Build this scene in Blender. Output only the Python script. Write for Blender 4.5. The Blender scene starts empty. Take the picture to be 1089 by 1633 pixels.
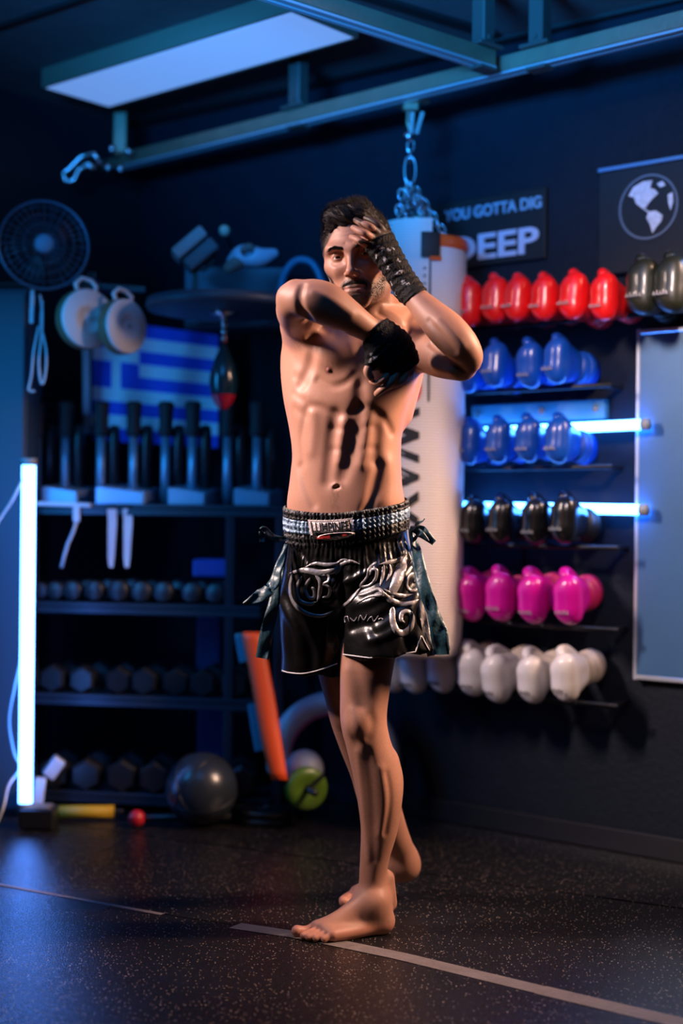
import bpy, bmesh, math, random
import numpy as np
from mathutils import Vector, Matrix
from mathutils.bvhtree import BVHTree
C = bpy.context.scene.collection
random.seed(7); rng = np.random.default_rng(7)
sc = bpy.context.scene
# ---------------------------------------------------------------- camera
FPX = 2269.0; CX, CY = 544.5, 816.5; CAMZ = 1.0
PITCH = math.atan(13.5 / FPX); ROLL = math.radians(0.7)
fwd = Vector((0, math.cos(PITCH), math.sin(PITCH))); up0 = Vector((0, -math.sin(PITCH), math.cos(PITCH))); r0 = Vector((1, 0, 0))
RGT = r0 * math.cos(ROLL) + up0 * math.sin(ROLL); UPV = up0 * math.cos(ROLL) - r0 * math.sin(ROLL)
CAM = Vector((0, 0, CAMZ))
cd = bpy.data.cameras.new('camera'); cam = bpy.data.objects.new('camera', cd); C.objects.link(cam)
m = Matrix((RGT, UPV, -fwd)).transposed().to_4x4(); m.translation = CAM; cam.matrix_world = m
cd.sensor_fit = 'HORIZONTAL'; cd.sensor_width = 24.0; cd.lens = 24.0 * FPX / 1089.0
cd.clip_start = 0.05; cd.clip_end = 60
cd.dof.use_dof = True; cd.dof.focus_distance = 3.36; cd.dof.aperture_fstop = 1.2
sc.camera = cam
sc.view_settings.view_transform = 'Standard'; sc.view_settings.look = 'None'
sc.view_settings.gamma = 1.0; sc.view_settings.use_curve_mapping = False; sc.view_settings.exposure = 0.0
# ---------------------------------------------------------------- light
w = bpy.data.worlds.new('world'); sc.world = w; w.use_nodes = True
w.node_tree.nodes['Background'].inputs[0].default_value = (0.02, 0.05, 0.10, 1)
w.node_tree.nodes['Background'].inputs[1].default_value = 0.02

def area(name, loc, target, sx, sy, power, col, spread=180):
    l = bpy.data.lights.new(name, 'AREA'); l.shape = 'RECTANGLE'; l.size = sx; l.size_y = sy
    l.energy = power; l.color = col; l.spread = math.radians(spread)
    o = bpy.data.objects.new(name, l); C.objects.link(o); o.location = loc
    o.rotation_euler = (Vector(target) - Vector(loc)).to_track_quat('-Z', 'Y').to_euler()
    return o
# two studio strip lights on the fighter and added unseen fill lamps
area('key_light_right', (1.95, 3.28, 2.20), (0.10, 3.45, 0.90), 0.15, 0.8, 28, (1.0, 0.64, 0.45), 64)
area('key_light_left', (-1.80, 3.08, 2.35), (0.0, 3.45, 1.15), 0.14, 0.6, 13.5, (1.0, 0.76, 0.70), 48)
area('blue_fill_left', (-1.5, 3.9, 1.45), (-0.5, 5.0, 0.9), 0.3, 0.9, 3.6, (0.02, 0.36, 1.0), 84)  # unseen blue fill added for the rack and the left side
area('blue_fill_ceiling', (-0.9, 1.6, 1.98), (0.1, 4.2, 3.35), 0.9, 0.3, 72, (0.02, 0.31, 1.0), 66)  # unseen uplight added to turn the ceiling and upper wall blue
area('wall_fill', (0.35, 1.7, 2.35), (1.05, 4.3, 1.45), 0.25, 0.25, 4.0, (1.0, 0.78, 0.74), 40)  # added warm fill on the gloves, imitates spill of the left key
area('board_fill', (1.30, 3.95, 1.95), (0.98, 4.22, 1.35), 0.15, 0.15, 2.2, (0.06, 0.36, 1.0), 130)  # added out of view to give the glossy board its blue glow

# ---------------------------------------------------------------- helpers
def ray(px, py):
    d = RGT * ((px - CX) / FPX) + UPV * (-(py - CY) / FPX) + fwd
    return d
def W(px, py, Y):
    d = ray(px, py); return CAM + d * (Y / d.y)
def on_z(px, py, z):
    d = ray(px, py); return CAM + d * ((z - CAMZ) / d.z)
_k = 50.4; WD = Vector((math.sin(math.radians(_k)), -math.cos(math.radians(_k)), 0))     # along the glove wall, to the near right
WN = Vector((-math.cos(math.radians(_k)), -math.sin(math.radians(_k)), 0))               # wall normal into the room
WP = Vector((0.41, 4.73, 0))
def on_wall(px, py, off=0.0):
    d = ray(px, py); p0 = WP + WN * off
    return CAM + d * ((p0 - CAM).dot(WN) / d.dot(WN))
def wall_t(p): return (p - WP).dot(WD)

def mat(name, col, rough=0.5, metal=0.0, bump=0.0, bscale=60, spec=0.5, emit=None, estr=0, mottled=0.0, coat=0.0, alpha=1, trans=0, sheen=0, attr=None, subs=0):
    M = bpy.data.materials.new(name); M.use_nodes = True
    nt = M.node_tree; b = nt.nodes['Principled BSDF']
    b.inputs['Base Color'].default_value = (*col, 1); b.inputs['Roughness'].default_value = rough
    b.inputs['Metallic'].default_value = metal; b.inputs['Specular IOR Level'].default_value = spec
    b.inputs['Coat Weight'].default_value = coat; b.inputs['Alpha'].default_value = alpha
    b.inputs['Transmission Weight'].default_value = trans; b.inputs['Sheen Weight'].default_value = sheen
    b.inputs['Coat Roughness'].default_value = 0.15
    if subs:
        b.inputs['Subsurface Weight'].default_value = subs; b.inputs['Subsurface Radius'].default_value = (1, .35, .2); b.inputs['Subsurface Scale'].default_value = 0.008
    if emit: b.inputs['Emission Color'].default_value = (*emit, 1); b.inputs['Emission Strength'].default_value = estr
    tc = nt.nodes.new('ShaderNodeTexCoord')
    src = None
    if attr:
        a = nt.nodes.new('ShaderNodeVertexColor'); a.layer_name = attr; src = a.outputs['Color']
        nt.links.new(src, b.inputs['Base Color'])
    if mottled:
        n = nt.nodes.new('ShaderNodeTexNoise'); n.inputs['Scale'].default_value = bscale * 0.3; n.inputs['Detail'].default_value = 4
        nt.links.new(tc.outputs['Object'], n.inputs['Vector'])
        mx = nt.nodes.new('ShaderNodeMix'); mx.data_type = 'RGBA'; mx.blend_type = 'MULTIPLY'
        r = nt.nodes.new('ShaderNodeMapRange'); r.inputs['To Min'].default_value = 1 - mottled; r.inputs['To Max'].default_value = 1 + mottled
        nt.links.new(n.outputs['Fac'], r.inputs['Value'])
        mx.inputs[0].default_value = 1.0
        if src: nt.links.new(src, mx.inputs[6])
        else: mx.inputs[6].default_value = (*col, 1)
        nt.links.new(r.outputs['Result'], mx.inputs[7]); nt.links.new(mx.outputs[2], b.inputs['Base Color'])
    if bump:
        n = nt.nodes.new('ShaderNodeTexNoise'); n.inputs['Scale'].default_value = bscale; n.inputs['Detail'].default_value = 3
        nt.links.new(tc.outputs['Object'], n.inputs['Vector'])
        bp = nt.nodes.new('ShaderNodeBump'); bp.inputs['Strength'].default_value = bump; bp.inputs['Distance'].default_value = 0.01
        nt.links.new(n.outputs['Fac'], bp.inputs['Height']); nt.links.new(bp.outputs['Normal'], b.inputs['Normal'])
    return M

def link(name, me, mt=None, parent=None, smooth=False):
    o = bpy.data.objects.new(name, me); C.objects.link(o)
    if mt: me.materials.append(mt)
    if parent:
        o.parent = parent
        if isinstance(parent, bpy.types.Object): o.matrix_parent_inverse = Matrix.Identity(4)
    if smooth:
        me.polygons.foreach_set('use_smooth', [True] * len(me.polygons))
    return o
def tag(o, label=None, cat=None, group=None, kind=None):
    if label: o['label'] = label
    if cat: o['category'] = cat
    if group: o['group'] = group
    if kind: o['kind'] = kind
    return o
def thing(name, label, cat, loc=(0, 0, 0), rz=0, group=None):
    o = bpy.data.objects.new(name, None); C.objects.link(o); o.location = loc; o.rotation_euler = (0, 0, rz)
    o.empty_display_size = 0.05
    bpy.context.view_layer.update() if False else None
    return tag(o, label, cat, group)
def copy_tree(o, parent=None):
    c = o.copy(); C.objects.link(c)
    if parent is not None: c.parent = parent
    for ch in list(o.children): copy_tree(ch, c)
    return c

class MB:
    """collects shapes in one bmesh; all coordinates are in the space of the parent"""
    def __init__(s): s.bm = bmesh.new()
    def box(s, c, size, rot=None, bev=0.0, seg=1):
        r = bmesh.ops.create_cube(s.bm, size=1.0); vs = r['verts']
        M = Matrix.Translation(Vector(c)) @ (rot.to_4x4() if rot else Matrix.Identity(4)) @ Matrix.Diagonal((*size, 1))
        bmesh.ops.transform(s.bm, matrix=M, verts=vs)
        if bev:
            es = list({e for v in vs for e in v.link_edges})
            bmesh.ops.bevel(s.bm, geom=es, offset=bev, segments=seg, affect='EDGES', profile=0.5)
        return s
    def bar(s, a, b, w, h, up=(0, 0, 1), bev=0.0):
        a, b = Vector(a), Vector(b); d = (b - a); L = d.length; d.normalize()
        up = Vector(up); x = d.cross(up)
        if x.length < 1e-4: x = d.cross(Vector((1, 0, 0)))
        x.normalize(); z = x.cross(d)
        R = Matrix((x, d, z)).transposed()
        return s.box((a + b) / 2, (w, L, h), R, bev)
    def tube(s, pts, r, n=8, closed=False, caps=True):
        pts = [Vector(p) for p in pts]; N = len(pts)
        rr = r if hasattr(r, '__len__') else [r] * N
        rings = []; prev = None
        for i, p in enumerate(pts):
            if closed: t = (pts[(i + 1) % N] - pts[i - 1])
            else: t = pts[min(i + 1, N - 1)] - pts[max(i - 1, 0)]
            t.normalize()
            if prev is None:
                u = t.cross(Vector((0, 0, 1)))
                if u.length < 1e-3: u = t.cross(Vector((1, 0, 0)))
            else: u = prev - t * prev.dot(t)
            u.normalize(); prev = u; v = t.cross(u)
            rings.append([s.bm.verts.new(p + (u * math.cos(2 * math.pi * k / n) + v * math.sin(2 * math.pi * k / n)) * rr[i]) for k in range(n)])
        for i in range(N if closed else N - 1):
            A, B = rings[i], rings[(i + 1) % N]
            for k in range(n): s.bm.faces.new((A[k], A[(k + 1) % n], B[(k + 1) % n], B[k]))
        if caps and not closed:
            s.bm.faces.new(rings[0][::-1]); s.bm.faces.new(rings[-1])
        return s
    def lathe(s, prof, n=24, M=None):
        """prof: list of (r, z)"""
        rings = []
        M = M or Matrix.Identity(4)
        for r, z in prof:
            if r < 1e-6: rings.append([s.bm.verts.new(M @ Vector((0, 0, z)))])
            else: rings.append([s.bm.verts.new(M @ Vector((r * math.cos(2 * math.pi * k / n), r * math.sin(2 * math.pi * k / n), z))) for k in range(n)])
        for A, B in zip(rings, rings[1:]):
            if len(A) == 1 and len(B) == 1: continue
            for k in range(n):
                k2 = (k + 1) % n
                if len(A) == 1: s.bm.faces.new((A[0], B[k2], B[k]))
                elif len(B) == 1: s.bm.faces.new((A[k], A[k2], B[0]))
                else: s.bm.faces.new((A[k], A[k2], B[k2], B[k]))
        return s
    def poly(s, pts, depth, M=None):
        """extruded outline: pts in xy, extruded along z"""
        M = M or Matrix.Identity(4)
        a = [s.bm.verts.new(M @ Vector((x, y, 0))) for x, y in pts]; b = [s.bm.verts.new(M @ Vector((x, y, depth))) for x, y in pts]
        n = len(pts)
        s.bm.faces.new(a[::-1]); s.bm.faces.new(b)
        for k in range(n): s.bm.faces.new((a[k], a[(k + 1) % n], b[(k + 1) % n], b[k]))
        return s
    def grid(s, P):
        """P: 2D list of points -> sheet"""
        V = [[s.bm.verts.new(Vector(p)) for p in row] for row in P]
        for i in range(len(V) - 1):
            for j in range(len(V[0]) - 1): s.bm.faces.new((V[i][j], V[i][j + 1], V[i + 1][j + 1], V[i + 1][j]))
        return s
    def build(s, name, mt, parent=None, smooth=False, recalc=True):
        if recalc: bmesh.ops.recalc_face_normals(s.bm, faces=s.bm.faces[:])
        me = bpy.data.meshes.new(name); s.bm.to_mesh(me); s.bm.free()
        return link(name, me, mt, parent, smooth)
def frame(origin, x, z=(0, 0, 1)):
    """matrix whose x axis is x and z axis is (close to) z"""
    x = Vector(x).normalized(); z = Vector(z); y = z.cross(x).normalized(); z = x.cross(y)
    M = Matrix((x, y, z)).transposed().to_4x4(); M.translation = Vector(origin); return M
def text_mesh(s, size, extrude=0.002, bold=0.0):
    cu = bpy.data.curves.new('t', 'FONT'); cu.body = s; cu.size = size; cu.extrude = extrude; cu.align_x = 'CENTER'; cu.align_y = 'CENTER'; cu.offset = bold
    o = bpy.data.objects.new('t', cu); C.objects.link(o)
    dg = bpy.context.evaluated_depsgraph_get(); me = bpy.data.meshes.new_from_object(o.evaluated_get(dg))
    bpy.data.objects.remove(o); bpy.data.curves.remove(cu); return me

# ---------------------------------------------------------------- implicit surfaces
def catmull(P, n=4):
    P = np.asarray(P, float)
    if len(P) < 3: return P
    Q = np.vstack([2 * P[0] - P[1], P, 2 * P[-1] - P[-2]]); out = []
    for i in range(1, len(Q) - 2):
        for t in np.linspace(0, 1, n, endpoint=False):
            a, b, c, d = Q[i - 1:i + 3]
            out.append(0.5 * (2 * b + (c - a) * t + (2 * a - 5 * b + 4 * c - d) * t * t + (3 * b - a - 3 * c + d) * t ** 3))
    out.append(P[-1]); return np.array(out)
def smin(a, b, k):
    if k <= 0: return np.minimum(a, b)
    h = np.maximum(k - np.abs(a - b), 0) / k
    return np.minimum(a, b) - h * h * (k * 0.25)
def smax(a, b, k): return -smin(-a, -b, k)
class Field:
    def __init__(s, xs, ys, zs):
        s.x = np.asarray(xs, np.float32); s.y = np.asarray(ys, np.float32); s.z = np.asarray(zs, np.float32)
        s.F = np.full((len(xs), len(ys), len(zs)), 0.5, np.float32)
    def sub(s, lo, hi):
        a = [slice(max(np.searchsorted(ax, l) - 1, 0), min(np.searchsorted(ax, h) + 1, len(ax))) for ax, l, h in zip((s.x, s.y, s.z), lo, hi)]
        return tuple(a), s.x[a[0]][:, None, None], s.y[a[1]][None, :, None], s.z[a[2]][None, None, :]
    def chain(s, pts, r, k=0.01, n=9, sq=None, op='add', smooth=True):
        """tapered limb along pts; sq=(dir, factor) squashes the section along dir"""
        P = np.array([[*p, q] for p, q in zip(pts, r)], float)
        if smooth: P = catmull(P, n)
        mg = float(P[:, 3].max()) + k + 0.012
        if sq is not None: mg *= max(1.0, 1.0 / sq[1]) if sq[1] < 1 else sq[1]
        lo = P[:, :3].min(0) - mg; hi = P[:, :3].max(0) + mg
        sl, X, Y, Z = s.sub(lo, hi)
        D = np.full(s.F[sl].shape, 0.5, np.float32)
        T = Field.__new__(Field); T.x = X.ravel(); T.y = Y.ravel(); T.z = Z.ravel()
        for i in range(max(len(P) - 1, 1)):
            a, b = P[i], P[min(i + 1, len(P) - 1)]
            m2 = max(a[3], b[3]) + k + 0.012
            if sq is not None: m2 *= (1.0 / sq[1]) if sq[1] < 1 else sq[1]
            l2 = np.minimum(a[:3], b[:3]) - m2; h2 = np.maximum(a[:3], b[:3]) + m2
            s2, x, y, z = Field.sub(T, l2, h2)
            ax, ay, az = [np.float32(v) for v in a[:3]]; ba = (b - a)[:3]; L = float(ba @ ba)
            px, py, pz = x - ax, y - ay, z - az
            if L > 1e-12:
                t = np.clip((px * np.float32(ba[0] / L) + py * np.float32(ba[1] / L) + pz * np.float32(ba[2] / L)), 0, 1)
            else: t = np.float32(0)
            qx, qy, qz = px - t * np.float32(ba[0]), py - t * np.float32(ba[1]), pz - t * np.float32(ba[2])
            rr = np.float32(a[3]) + t * np.float32(b[3] - a[3])
            if sq is not None:
                d = sq[0]; g = qx * np.float32(d[0]) + qy * np.float32(d[1]) + qz * np.float32(d[2])
                e = np.float32(1.0 / sq[1] - 1.0)
                qx, qy, qz = qx + g * e * np.float32(d[0]), qy + g * e * np.float32(d[1]), qz + g * e * np.float32(d[2])
            dd = np.sqrt(qx * qx + qy * qy + qz * qz) - rr
            D[s2] = np.minimum(D[s2], dd)
        s.put(sl, D, k, op)
    def put(s, sl, D, k, op='add'):
        if op == 'add': s.F[sl] = smin(s.F[sl], D, k)
        else: s.F[sl] = smax(s.F[sl], -D, k)
    def ell(s, c, r, k=0.01, R=None, op='add'):
        """ellipsoid, R = 3x3 rows are its axes"""
        mg = max(r) + k + 0.01; c = np.array(c, float)
        sl, X, Y, Z = s.sub(c - mg, c + mg)
        x, y, z = X - np.float32(c[0]), Y - np.float32(c[1]), Z - np.float32(c[2])
        if R is not None:
            R = np.array(R, np.float32)
            x, y, z = [R[i, 0] * x + R[i, 1] * y + R[i, 2] * z for i in range(3)]
        u, v, w_ = x / np.float32(r[0]), y / np.float32(r[1]), z / np.float32(r[2])
        k0 = np.sqrt(u * u + v * v + w_ * w_) + 1e-6
        k1 = np.sqrt((u / r[0]) ** 2 + (v / r[1]) ** 2 + (w_ / r[2]) ** 2) + 1e-6
        s.put(sl, (k0 * (k0 - 1) / k1).astype(np.float32), k, op)
    def stroke(s, pts, width, amp):
        """amp>0 carves a groove, amp<0 raises a ridge (gaussian across the stroke)"""
        P = catmull(np.array(pts, float), 4) if len(pts) > 2 else np.array(pts, float)
        wd = width if hasattr(width, '__len__') else [width] * 3
        mg = max(wd) * 2.4
        sl, X, Y, Z = s.sub(P.min(0) - mg, P.max(0) + mg)
        D = np.full(s.F[sl].shape, 9.0, np.float32)
        for a, b in zip(P, P[1:] if len(P) > 1 else P):
            ba = b - a; L = float(ba @ ba) + 1e-12
            x, y, z = X - np.float32(a[0]), Y - np.float32(a[1]), Z - np.float32(a[2])
            t = np.clip(x * np.float32(ba[0] / L) + y * np.float32(ba[1] / L) + z * np.float32(ba[2] / L), 0, 1)
            D = np.minimum(D, ((x - t * np.float32(ba[0])) / wd[0]) ** 2 + ((y - t * np.float32(ba[1])) / wd[1]) ** 2 + ((z - t * np.float32(ba[2])) / wd[2]) ** 2)
        s.F[sl] += np.float32(amp) * np.exp(-D)
    def val(s, p):
        i = []; f = []
        for ax, v in zip((s.x, s.y, s.z), p):
            k = int(np.searchsorted(ax, v)) - 1
            if k < 0 or k >= len(ax) - 1: return 0.5
            i.append(k); f.append((v - ax[k]) / (ax[k + 1] - ax[k]))
        c = s.F[i[0]:i[0] + 2, i[1]:i[1] + 2, i[2]:i[2] + 2]
        c = c[0] * (1 - f[0]) + c[1] * f[0]; c = c[0] * (1 - f[1]) + c[1] * f[1]; return float(c[0] * (1 - f[2]) + c[1] * f[2])
    def hit(s, px, py, y0=2.9, y1=3.95, step=0.004):
        """first surface point seen through a pixel"""
        d = ray(px, py); d = d / d.y; Y = y0; last = 1
        while Y < y1:
            v = s.val(CAM + d * Y)
            if v < 0:
                return np.array(CAM + d * (Y - step * (-v) / max(last - v, 1e-6)))
            last = v; Y += step if v > 0.4 or v < 0.01 else step
        return None
    def hits(s, pts, **kw):
        out = [s.hit(*p, **kw) for p in pts]; return [p for p in out if p is not None]
    def mesh(s, name, relax=1):
        F = s.F; xs, ys, zs = s.x, s.y, s.z
        S = F < 0
        cnt = np.zeros(tuple(n - 1 for n in F.shape), np.uint8)
        for a in (0, 1):
            for b in (0, 1):
                for c in (0, 1):
                    cnt += S[a:F.shape[0] - 1 + a, b:F.shape[1] - 1 + b, c:F.shape[2] - 1 + c]
        I, J, K = np.nonzero((cnt > 0) & (cnt < 8)); M = len(I)
        idm = np.full(cnt.shape, -1, np.int32); idm[I, J, K] = np.arange(M); del cnt
        pos = np.zeros((M, 3)); num = np.zeros(M)
        cor = [(a, b, c) for a in (0, 1) for b in (0, 1) for c in (0, 1)]
        for u in cor:
            for v in cor:
                if sum(abs(p - q) for p, q in zip(u, v)) == 1 and u < v:
                    fa = F[I + u[0], J + u[1], K + u[2]]; fb = F[I + v[0], J + v[1], K + v[2]]
                    m_ = (fa < 0) != (fb < 0); t = np.where(m_, fa / np.where(m_, fa - fb, 1), 0)
                    pa = np.stack([xs[I + u[0]], ys[J + u[1]], zs[K + u[2]]], 1); pb = np.stack([xs[I + v[0]], ys[J + v[1]], zs[K + v[2]]], 1)
                    pos += (pa + (pb - pa) * t[:, None]) * m_[:, None]; num += m_
        pos /= num[:, None]
        quads = []
        for ax in range(3):
            sh = [slice(None)] * 3; sh2 = [slice(None)] * 3
            for q in range(3):
                if q != ax: sh[q] = slice(1, -1); sh2[q] = slice(1, -1)
            sh[ax] = slice(0, -1); sh2[ax] = slice(1, None)
            a = S[tuple(sh)]; b = S[tuple(sh2)]
            i, j, k = np.nonzero(a != b); inside = a[i, j, k]
            g = [i, j, k]
            for q in range(3):
                if q != ax: g[q] = g[q] + 1
            q1, q2 = [(1, 2), (2, 0), (0, 1)][ax]
            def cell(d1, d2):
                h = [x.copy() for x in g]; h[q1] += d1; h[q2] += d2; return idm[h[0], h[1], h[2]]
            Q = np.stack([cell(-1, -1), cell(0, -1), cell(0, 0), cell(-1, 0)], 1)
            Q[~inside] = Q[~inside][:, ::-1]; quads.append(Q)
        Q = np.concatenate(quads); del idm, S
        Q = Q[(Q >= 0).all(1)]
        for _ in range(relax):
            acc = np.zeros_like(pos); n_ = np.zeros(M)
            for e in range(4):
                a, b = Q[:, e], Q[:, (e + 1) % 4]
                for q in range(3): acc[:, q] += np.bincount(a, pos[b, q], M) + np.bincount(b, pos[a, q], M)
                n_ += np.bincount(a, minlength=M) + np.bincount(b, minlength=M)
            ok = n_ > 0; pos[ok] = pos[ok] * 0.5 + 0.5 * acc[ok] / n_[ok][:, None]
        return build_np(name, pos, Q)
def build_np(name, V, Q):
    me = bpy.data.meshes.new(name); k = Q.shape[1]
    me.vertices.add(len(V)); me.vertices.foreach_set('co', np.asarray(V, np.float32).ravel())
    me.loops.add(Q.size); me.loops.foreach_set('vertex_index', Q.astype(np.int32).ravel())
    me.polygons.add(len(Q)); me.polygons.foreach_set('loop_start', np.arange(0, Q.size, k, dtype=np.int32))
    me.polygons.foreach_set('use_smooth', np.ones(len(Q), bool))
    me.update(); me.validate()
    return me
def axis(segs):
    out = [segs[0][0]]
    for a, b, h in segs:
        n = max(1, int(round((b - a) / h))); out += list(np.linspace(a, b, n + 1)[1:])
    return np.array(out)
def paint(me, name, cols):
    at = me.color_attributes.new(name, 'FLOAT_COLOR', 'POINT')
    at.data.foreach_set('color', np.concatenate([cols, np.ones((len(cols), 1))], 1).astype(np.float32).ravel())
# ================================================================ the fighter
def adopt(o, root):
    """parent a mesh given in world coordinates to a thing's empty"""
    o.parent = root
    Rz = Matrix.Rotation(root.rotation_euler.z, 4, 'Z'); o.matrix_basis = (Matrix.Translation(root.location) @ Rz).inverted()
    return o
def H(px, py, Y): return np.array(W(px, py, Y))
def HC(rows): return [H(*r[:3]) for r in rows], [r[3] for r in rows]
FB = Field(axis([(-0.19, -0.14, .004), (-0.14, 0.16, .0022), (0.16, 0.36, .0032)]),
           axis([(3.10, 3.46, .0026), (3.46, 3.90, .0038)]),
           axis([(-0.012, 0.11, .0024), (0.11, 1.28, .0036), (1.28, 1.74, .0021)]))
# ---- torso: sections read at picture rows (row, left, right, depth of the middle, half depth)
TR = [(950, 482, 628, 3.49, .078), (905, 470, 638, 3.485, .092), (850, 459, 645, 3.475, .103), (800, 457, 646, 3.465, .100), (773, 461, 641, 3.46, .096), (731, 466, 639, 3.455, .094),
      (694, 464, 640, 3.455, .098), (664, 460, 647, 3.455, .104), (644, 457, 653, 3.455, .108), (600, 455, 666, 3.46, .112), (560, 456, 667, 3.465, .110), (530, 462, 664, 3.465, .098),
      (508, 492, 652, 3.465, .078), (490, 530, 632, 3.465, .058)]
tz = np.array([W(550, r[0], r[3]).z for r in TR])[::-1]; o_ = lambda k: np.array(k)[::-1]
txl = o_([W(r[1], r[0], r[3]).x for r in TR]); txr = o_([W(r[2], r[0], r[3]).x for r in TR]); tyc = o_([r[3] for r in TR]); tb = o_([r[4] for r in TR])
order = np.argsort(tz); tz, txl, txr, tyc, tb = tz[order], txl[order], txr[order], tyc[order], tb[order]
def smooth_interp(z, v):
    zz = np.linspace(tz[0], tz[-1], 400); q = np.interp(zz, tz, v); ker = np.hanning(25); ker /= ker.sum()
    q = np.convolve(np.pad(q, 12, mode='edge'), ker, 'valid'); return np.interp(z, zz, q)
def torso(X, Y, Z, grow=0.0, yaw=math.radians(14)):
    z = Z.ravel(); f = lambda v: smooth_interp(z, v).reshape(Z.shape).astype(np.float32)
    L, R, yc, b = f(txl), f(txr), f(tyc), f(tb)
    xc = (L + R) / 2; a = (R - L) / 2 + grow; b = b + grow
    c, s = math.cos(yaw), math.sin(yaw)
    x = X - xc; y = Y - yc; u = x * c - y * s; v = x * s + y * c
    # slightly boxy section (super-ellipse 2.4)
    k0 = (np.abs(u / a) ** 2.4 + np.abs(v / b) ** 2.4) ** (1 / 2.4) + 1e-6
    rad = np.sqrt(u * u + v * v) + 1e-6
    d = (k0 - 1) / k0 * rad
    return np.maximum(d, np.maximum(Z - tz[-1] , tz[0] - Z)).astype(np.float32)
sl, X, Y, Z = FB.sub((-0.19, 3.30, 0.74), (0.22, 3.64, 1.56))
FB.F[sl] = smin(FB.F[sl], torso(X, Y, Z), 0.02)
# ---- neck, trapezius, shoulders
FB.chain(*HC([(600, 512, 3.475, .064), (590, 492, 3.455, .057), (583, 465, 3.43, .055), (582, 440, 3.43, .056)]), k=.03)
FB.chain(*HC([(596, 488, 3.49, .040), (632, 508, 3.49, .040), (655, 532, 3.475, .046)]), k=.035)
FB.chain(*HC([(578, 490, 3.49, .036), (530, 505, 3.48, .040), (490, 518, 3.46, .046)]), k=.03)
FB.chain(*HC([(500, 535, 3.50, .035), (470, 560, 3.50, .030), (469, 620, 3.49, .026), (484, 690, 3.48, .02)]), k=.03)      # lat, his right
FB.chain(*HC([(655, 560, 3.50, .038), (652, 600, 3.50, .034), (636, 660, 3.48, .034)]), k=.03)                              # lat, his left
# ---- pectorals
FB.chain(*HC([(556, 560, 3.382, .036), (530, 566, 3.386, .042), (502, 550, 3.41, .040), (484, 528, 3.43, .040)]), k=.024)
FB.chain(*HC([(596, 570, 3.378, .036), (622, 578, 3.385, .040), (646, 566, 3.42, .040), (660, 548, 3.45, .040)]), k=.024)
# ---- his right arm (left in the picture): raised, elbow towards the camera
FB.chain(*HC([(486, 520, 3.47, .056), (476, 506, 3.36, .047), (470, 496, 3.27, .043), (466, 487, 3.215, .036)]), k=.03)
FB.chain(*HC([(463, 476, 3.205, .029), (476, 478, 3.19, .036), (496, 478, 3.185, .046), (520, 485, 3.185, .0475), (548, 501, 3.19, .040), (573, 516, 3.20, .032), (597, 531, 3.22, .027)]), k=.012)
FB.chain(*HC([(461, 470, 3.20, .023), (470, 462, 3.195, .023)]), k=.016, smooth=False)
# ---- his left arm
FB.chain(*HC([(654, 544, 3.475, .056), (680, 556, 3.40, .055), (706, 568, 3.32, .051), (736, 582, 3.235, .037)]), k=.03)
FB.chain(*HC([(749, 576, 3.205, .027), (748, 566, 3.195, .031), (733, 548, 3.19, .040), (712, 526, 3.205, .0425), (688, 502, 3.235, .036), (668, 481, 3.26, .029), (652, 464, 3.28, .027)]), k=.012)
# ---- hands
def hand_left(F, g=0.0, fingers=True):
    kn = [(616, 375, 3.298), (606, 375, 3.284), (597, 381, 3.278), (590, 391, 3.284)]
    for i, q in enumerate(kn):
        w0 = (651 + (-5, -2, 2, 5)[3 - i] , 462 + (2, 0, 0, -1)[i], 3.285)
        mid = [(a + b) / 2 for a, b in zip(w0, q)]
        mid[0] += (-1, 0, 1, 2)[i]; mid[1] += (-1, 0, 0, 0)[i]
        F.chain(*HC([(*w0, .021 + g), (*mid, .0165 + g), (*q, .0130 + g)]), k=.012)
    F.chain(*HC([(642, 455, 3.305, .017 + g), (630, 428, 3.318, .0145 + g), (612, 400, 3.325, .013 + g)]), k=.012)
    if fingers:
        for ch in ([(616, 375, 3.298, .0098), (604, 360, 3.285, .0085), (593, 352, 3.290, .0080), (583, 348, 3.302, .0068)],
                   [(606, 375, 3.284, .0098), (591, 362, 3.262, .0088), (577, 356, 3.268, .0080), (567, 351, 3.284, .0068)],
                   [(597, 381, 3.278, .0096), (583, 373, 3.254, .0086), (572, 368, 3.260, .0079), (563, 363, 3.278, .0067)],
                   [(588, 392, 3.284, .0094), (577, 386, 3.266, .0084), (567, 381, 3.274, .0078), (560, 378, 3.290, .0066)]):
            F.chain(*HC(ch), k=.0022, n=5)
        F.chain(*HC([(612, 400, 3.325, .012), (600, 388, 3.322, .0105), (588, 378, 3.318, .009)]), k=.004)
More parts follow.
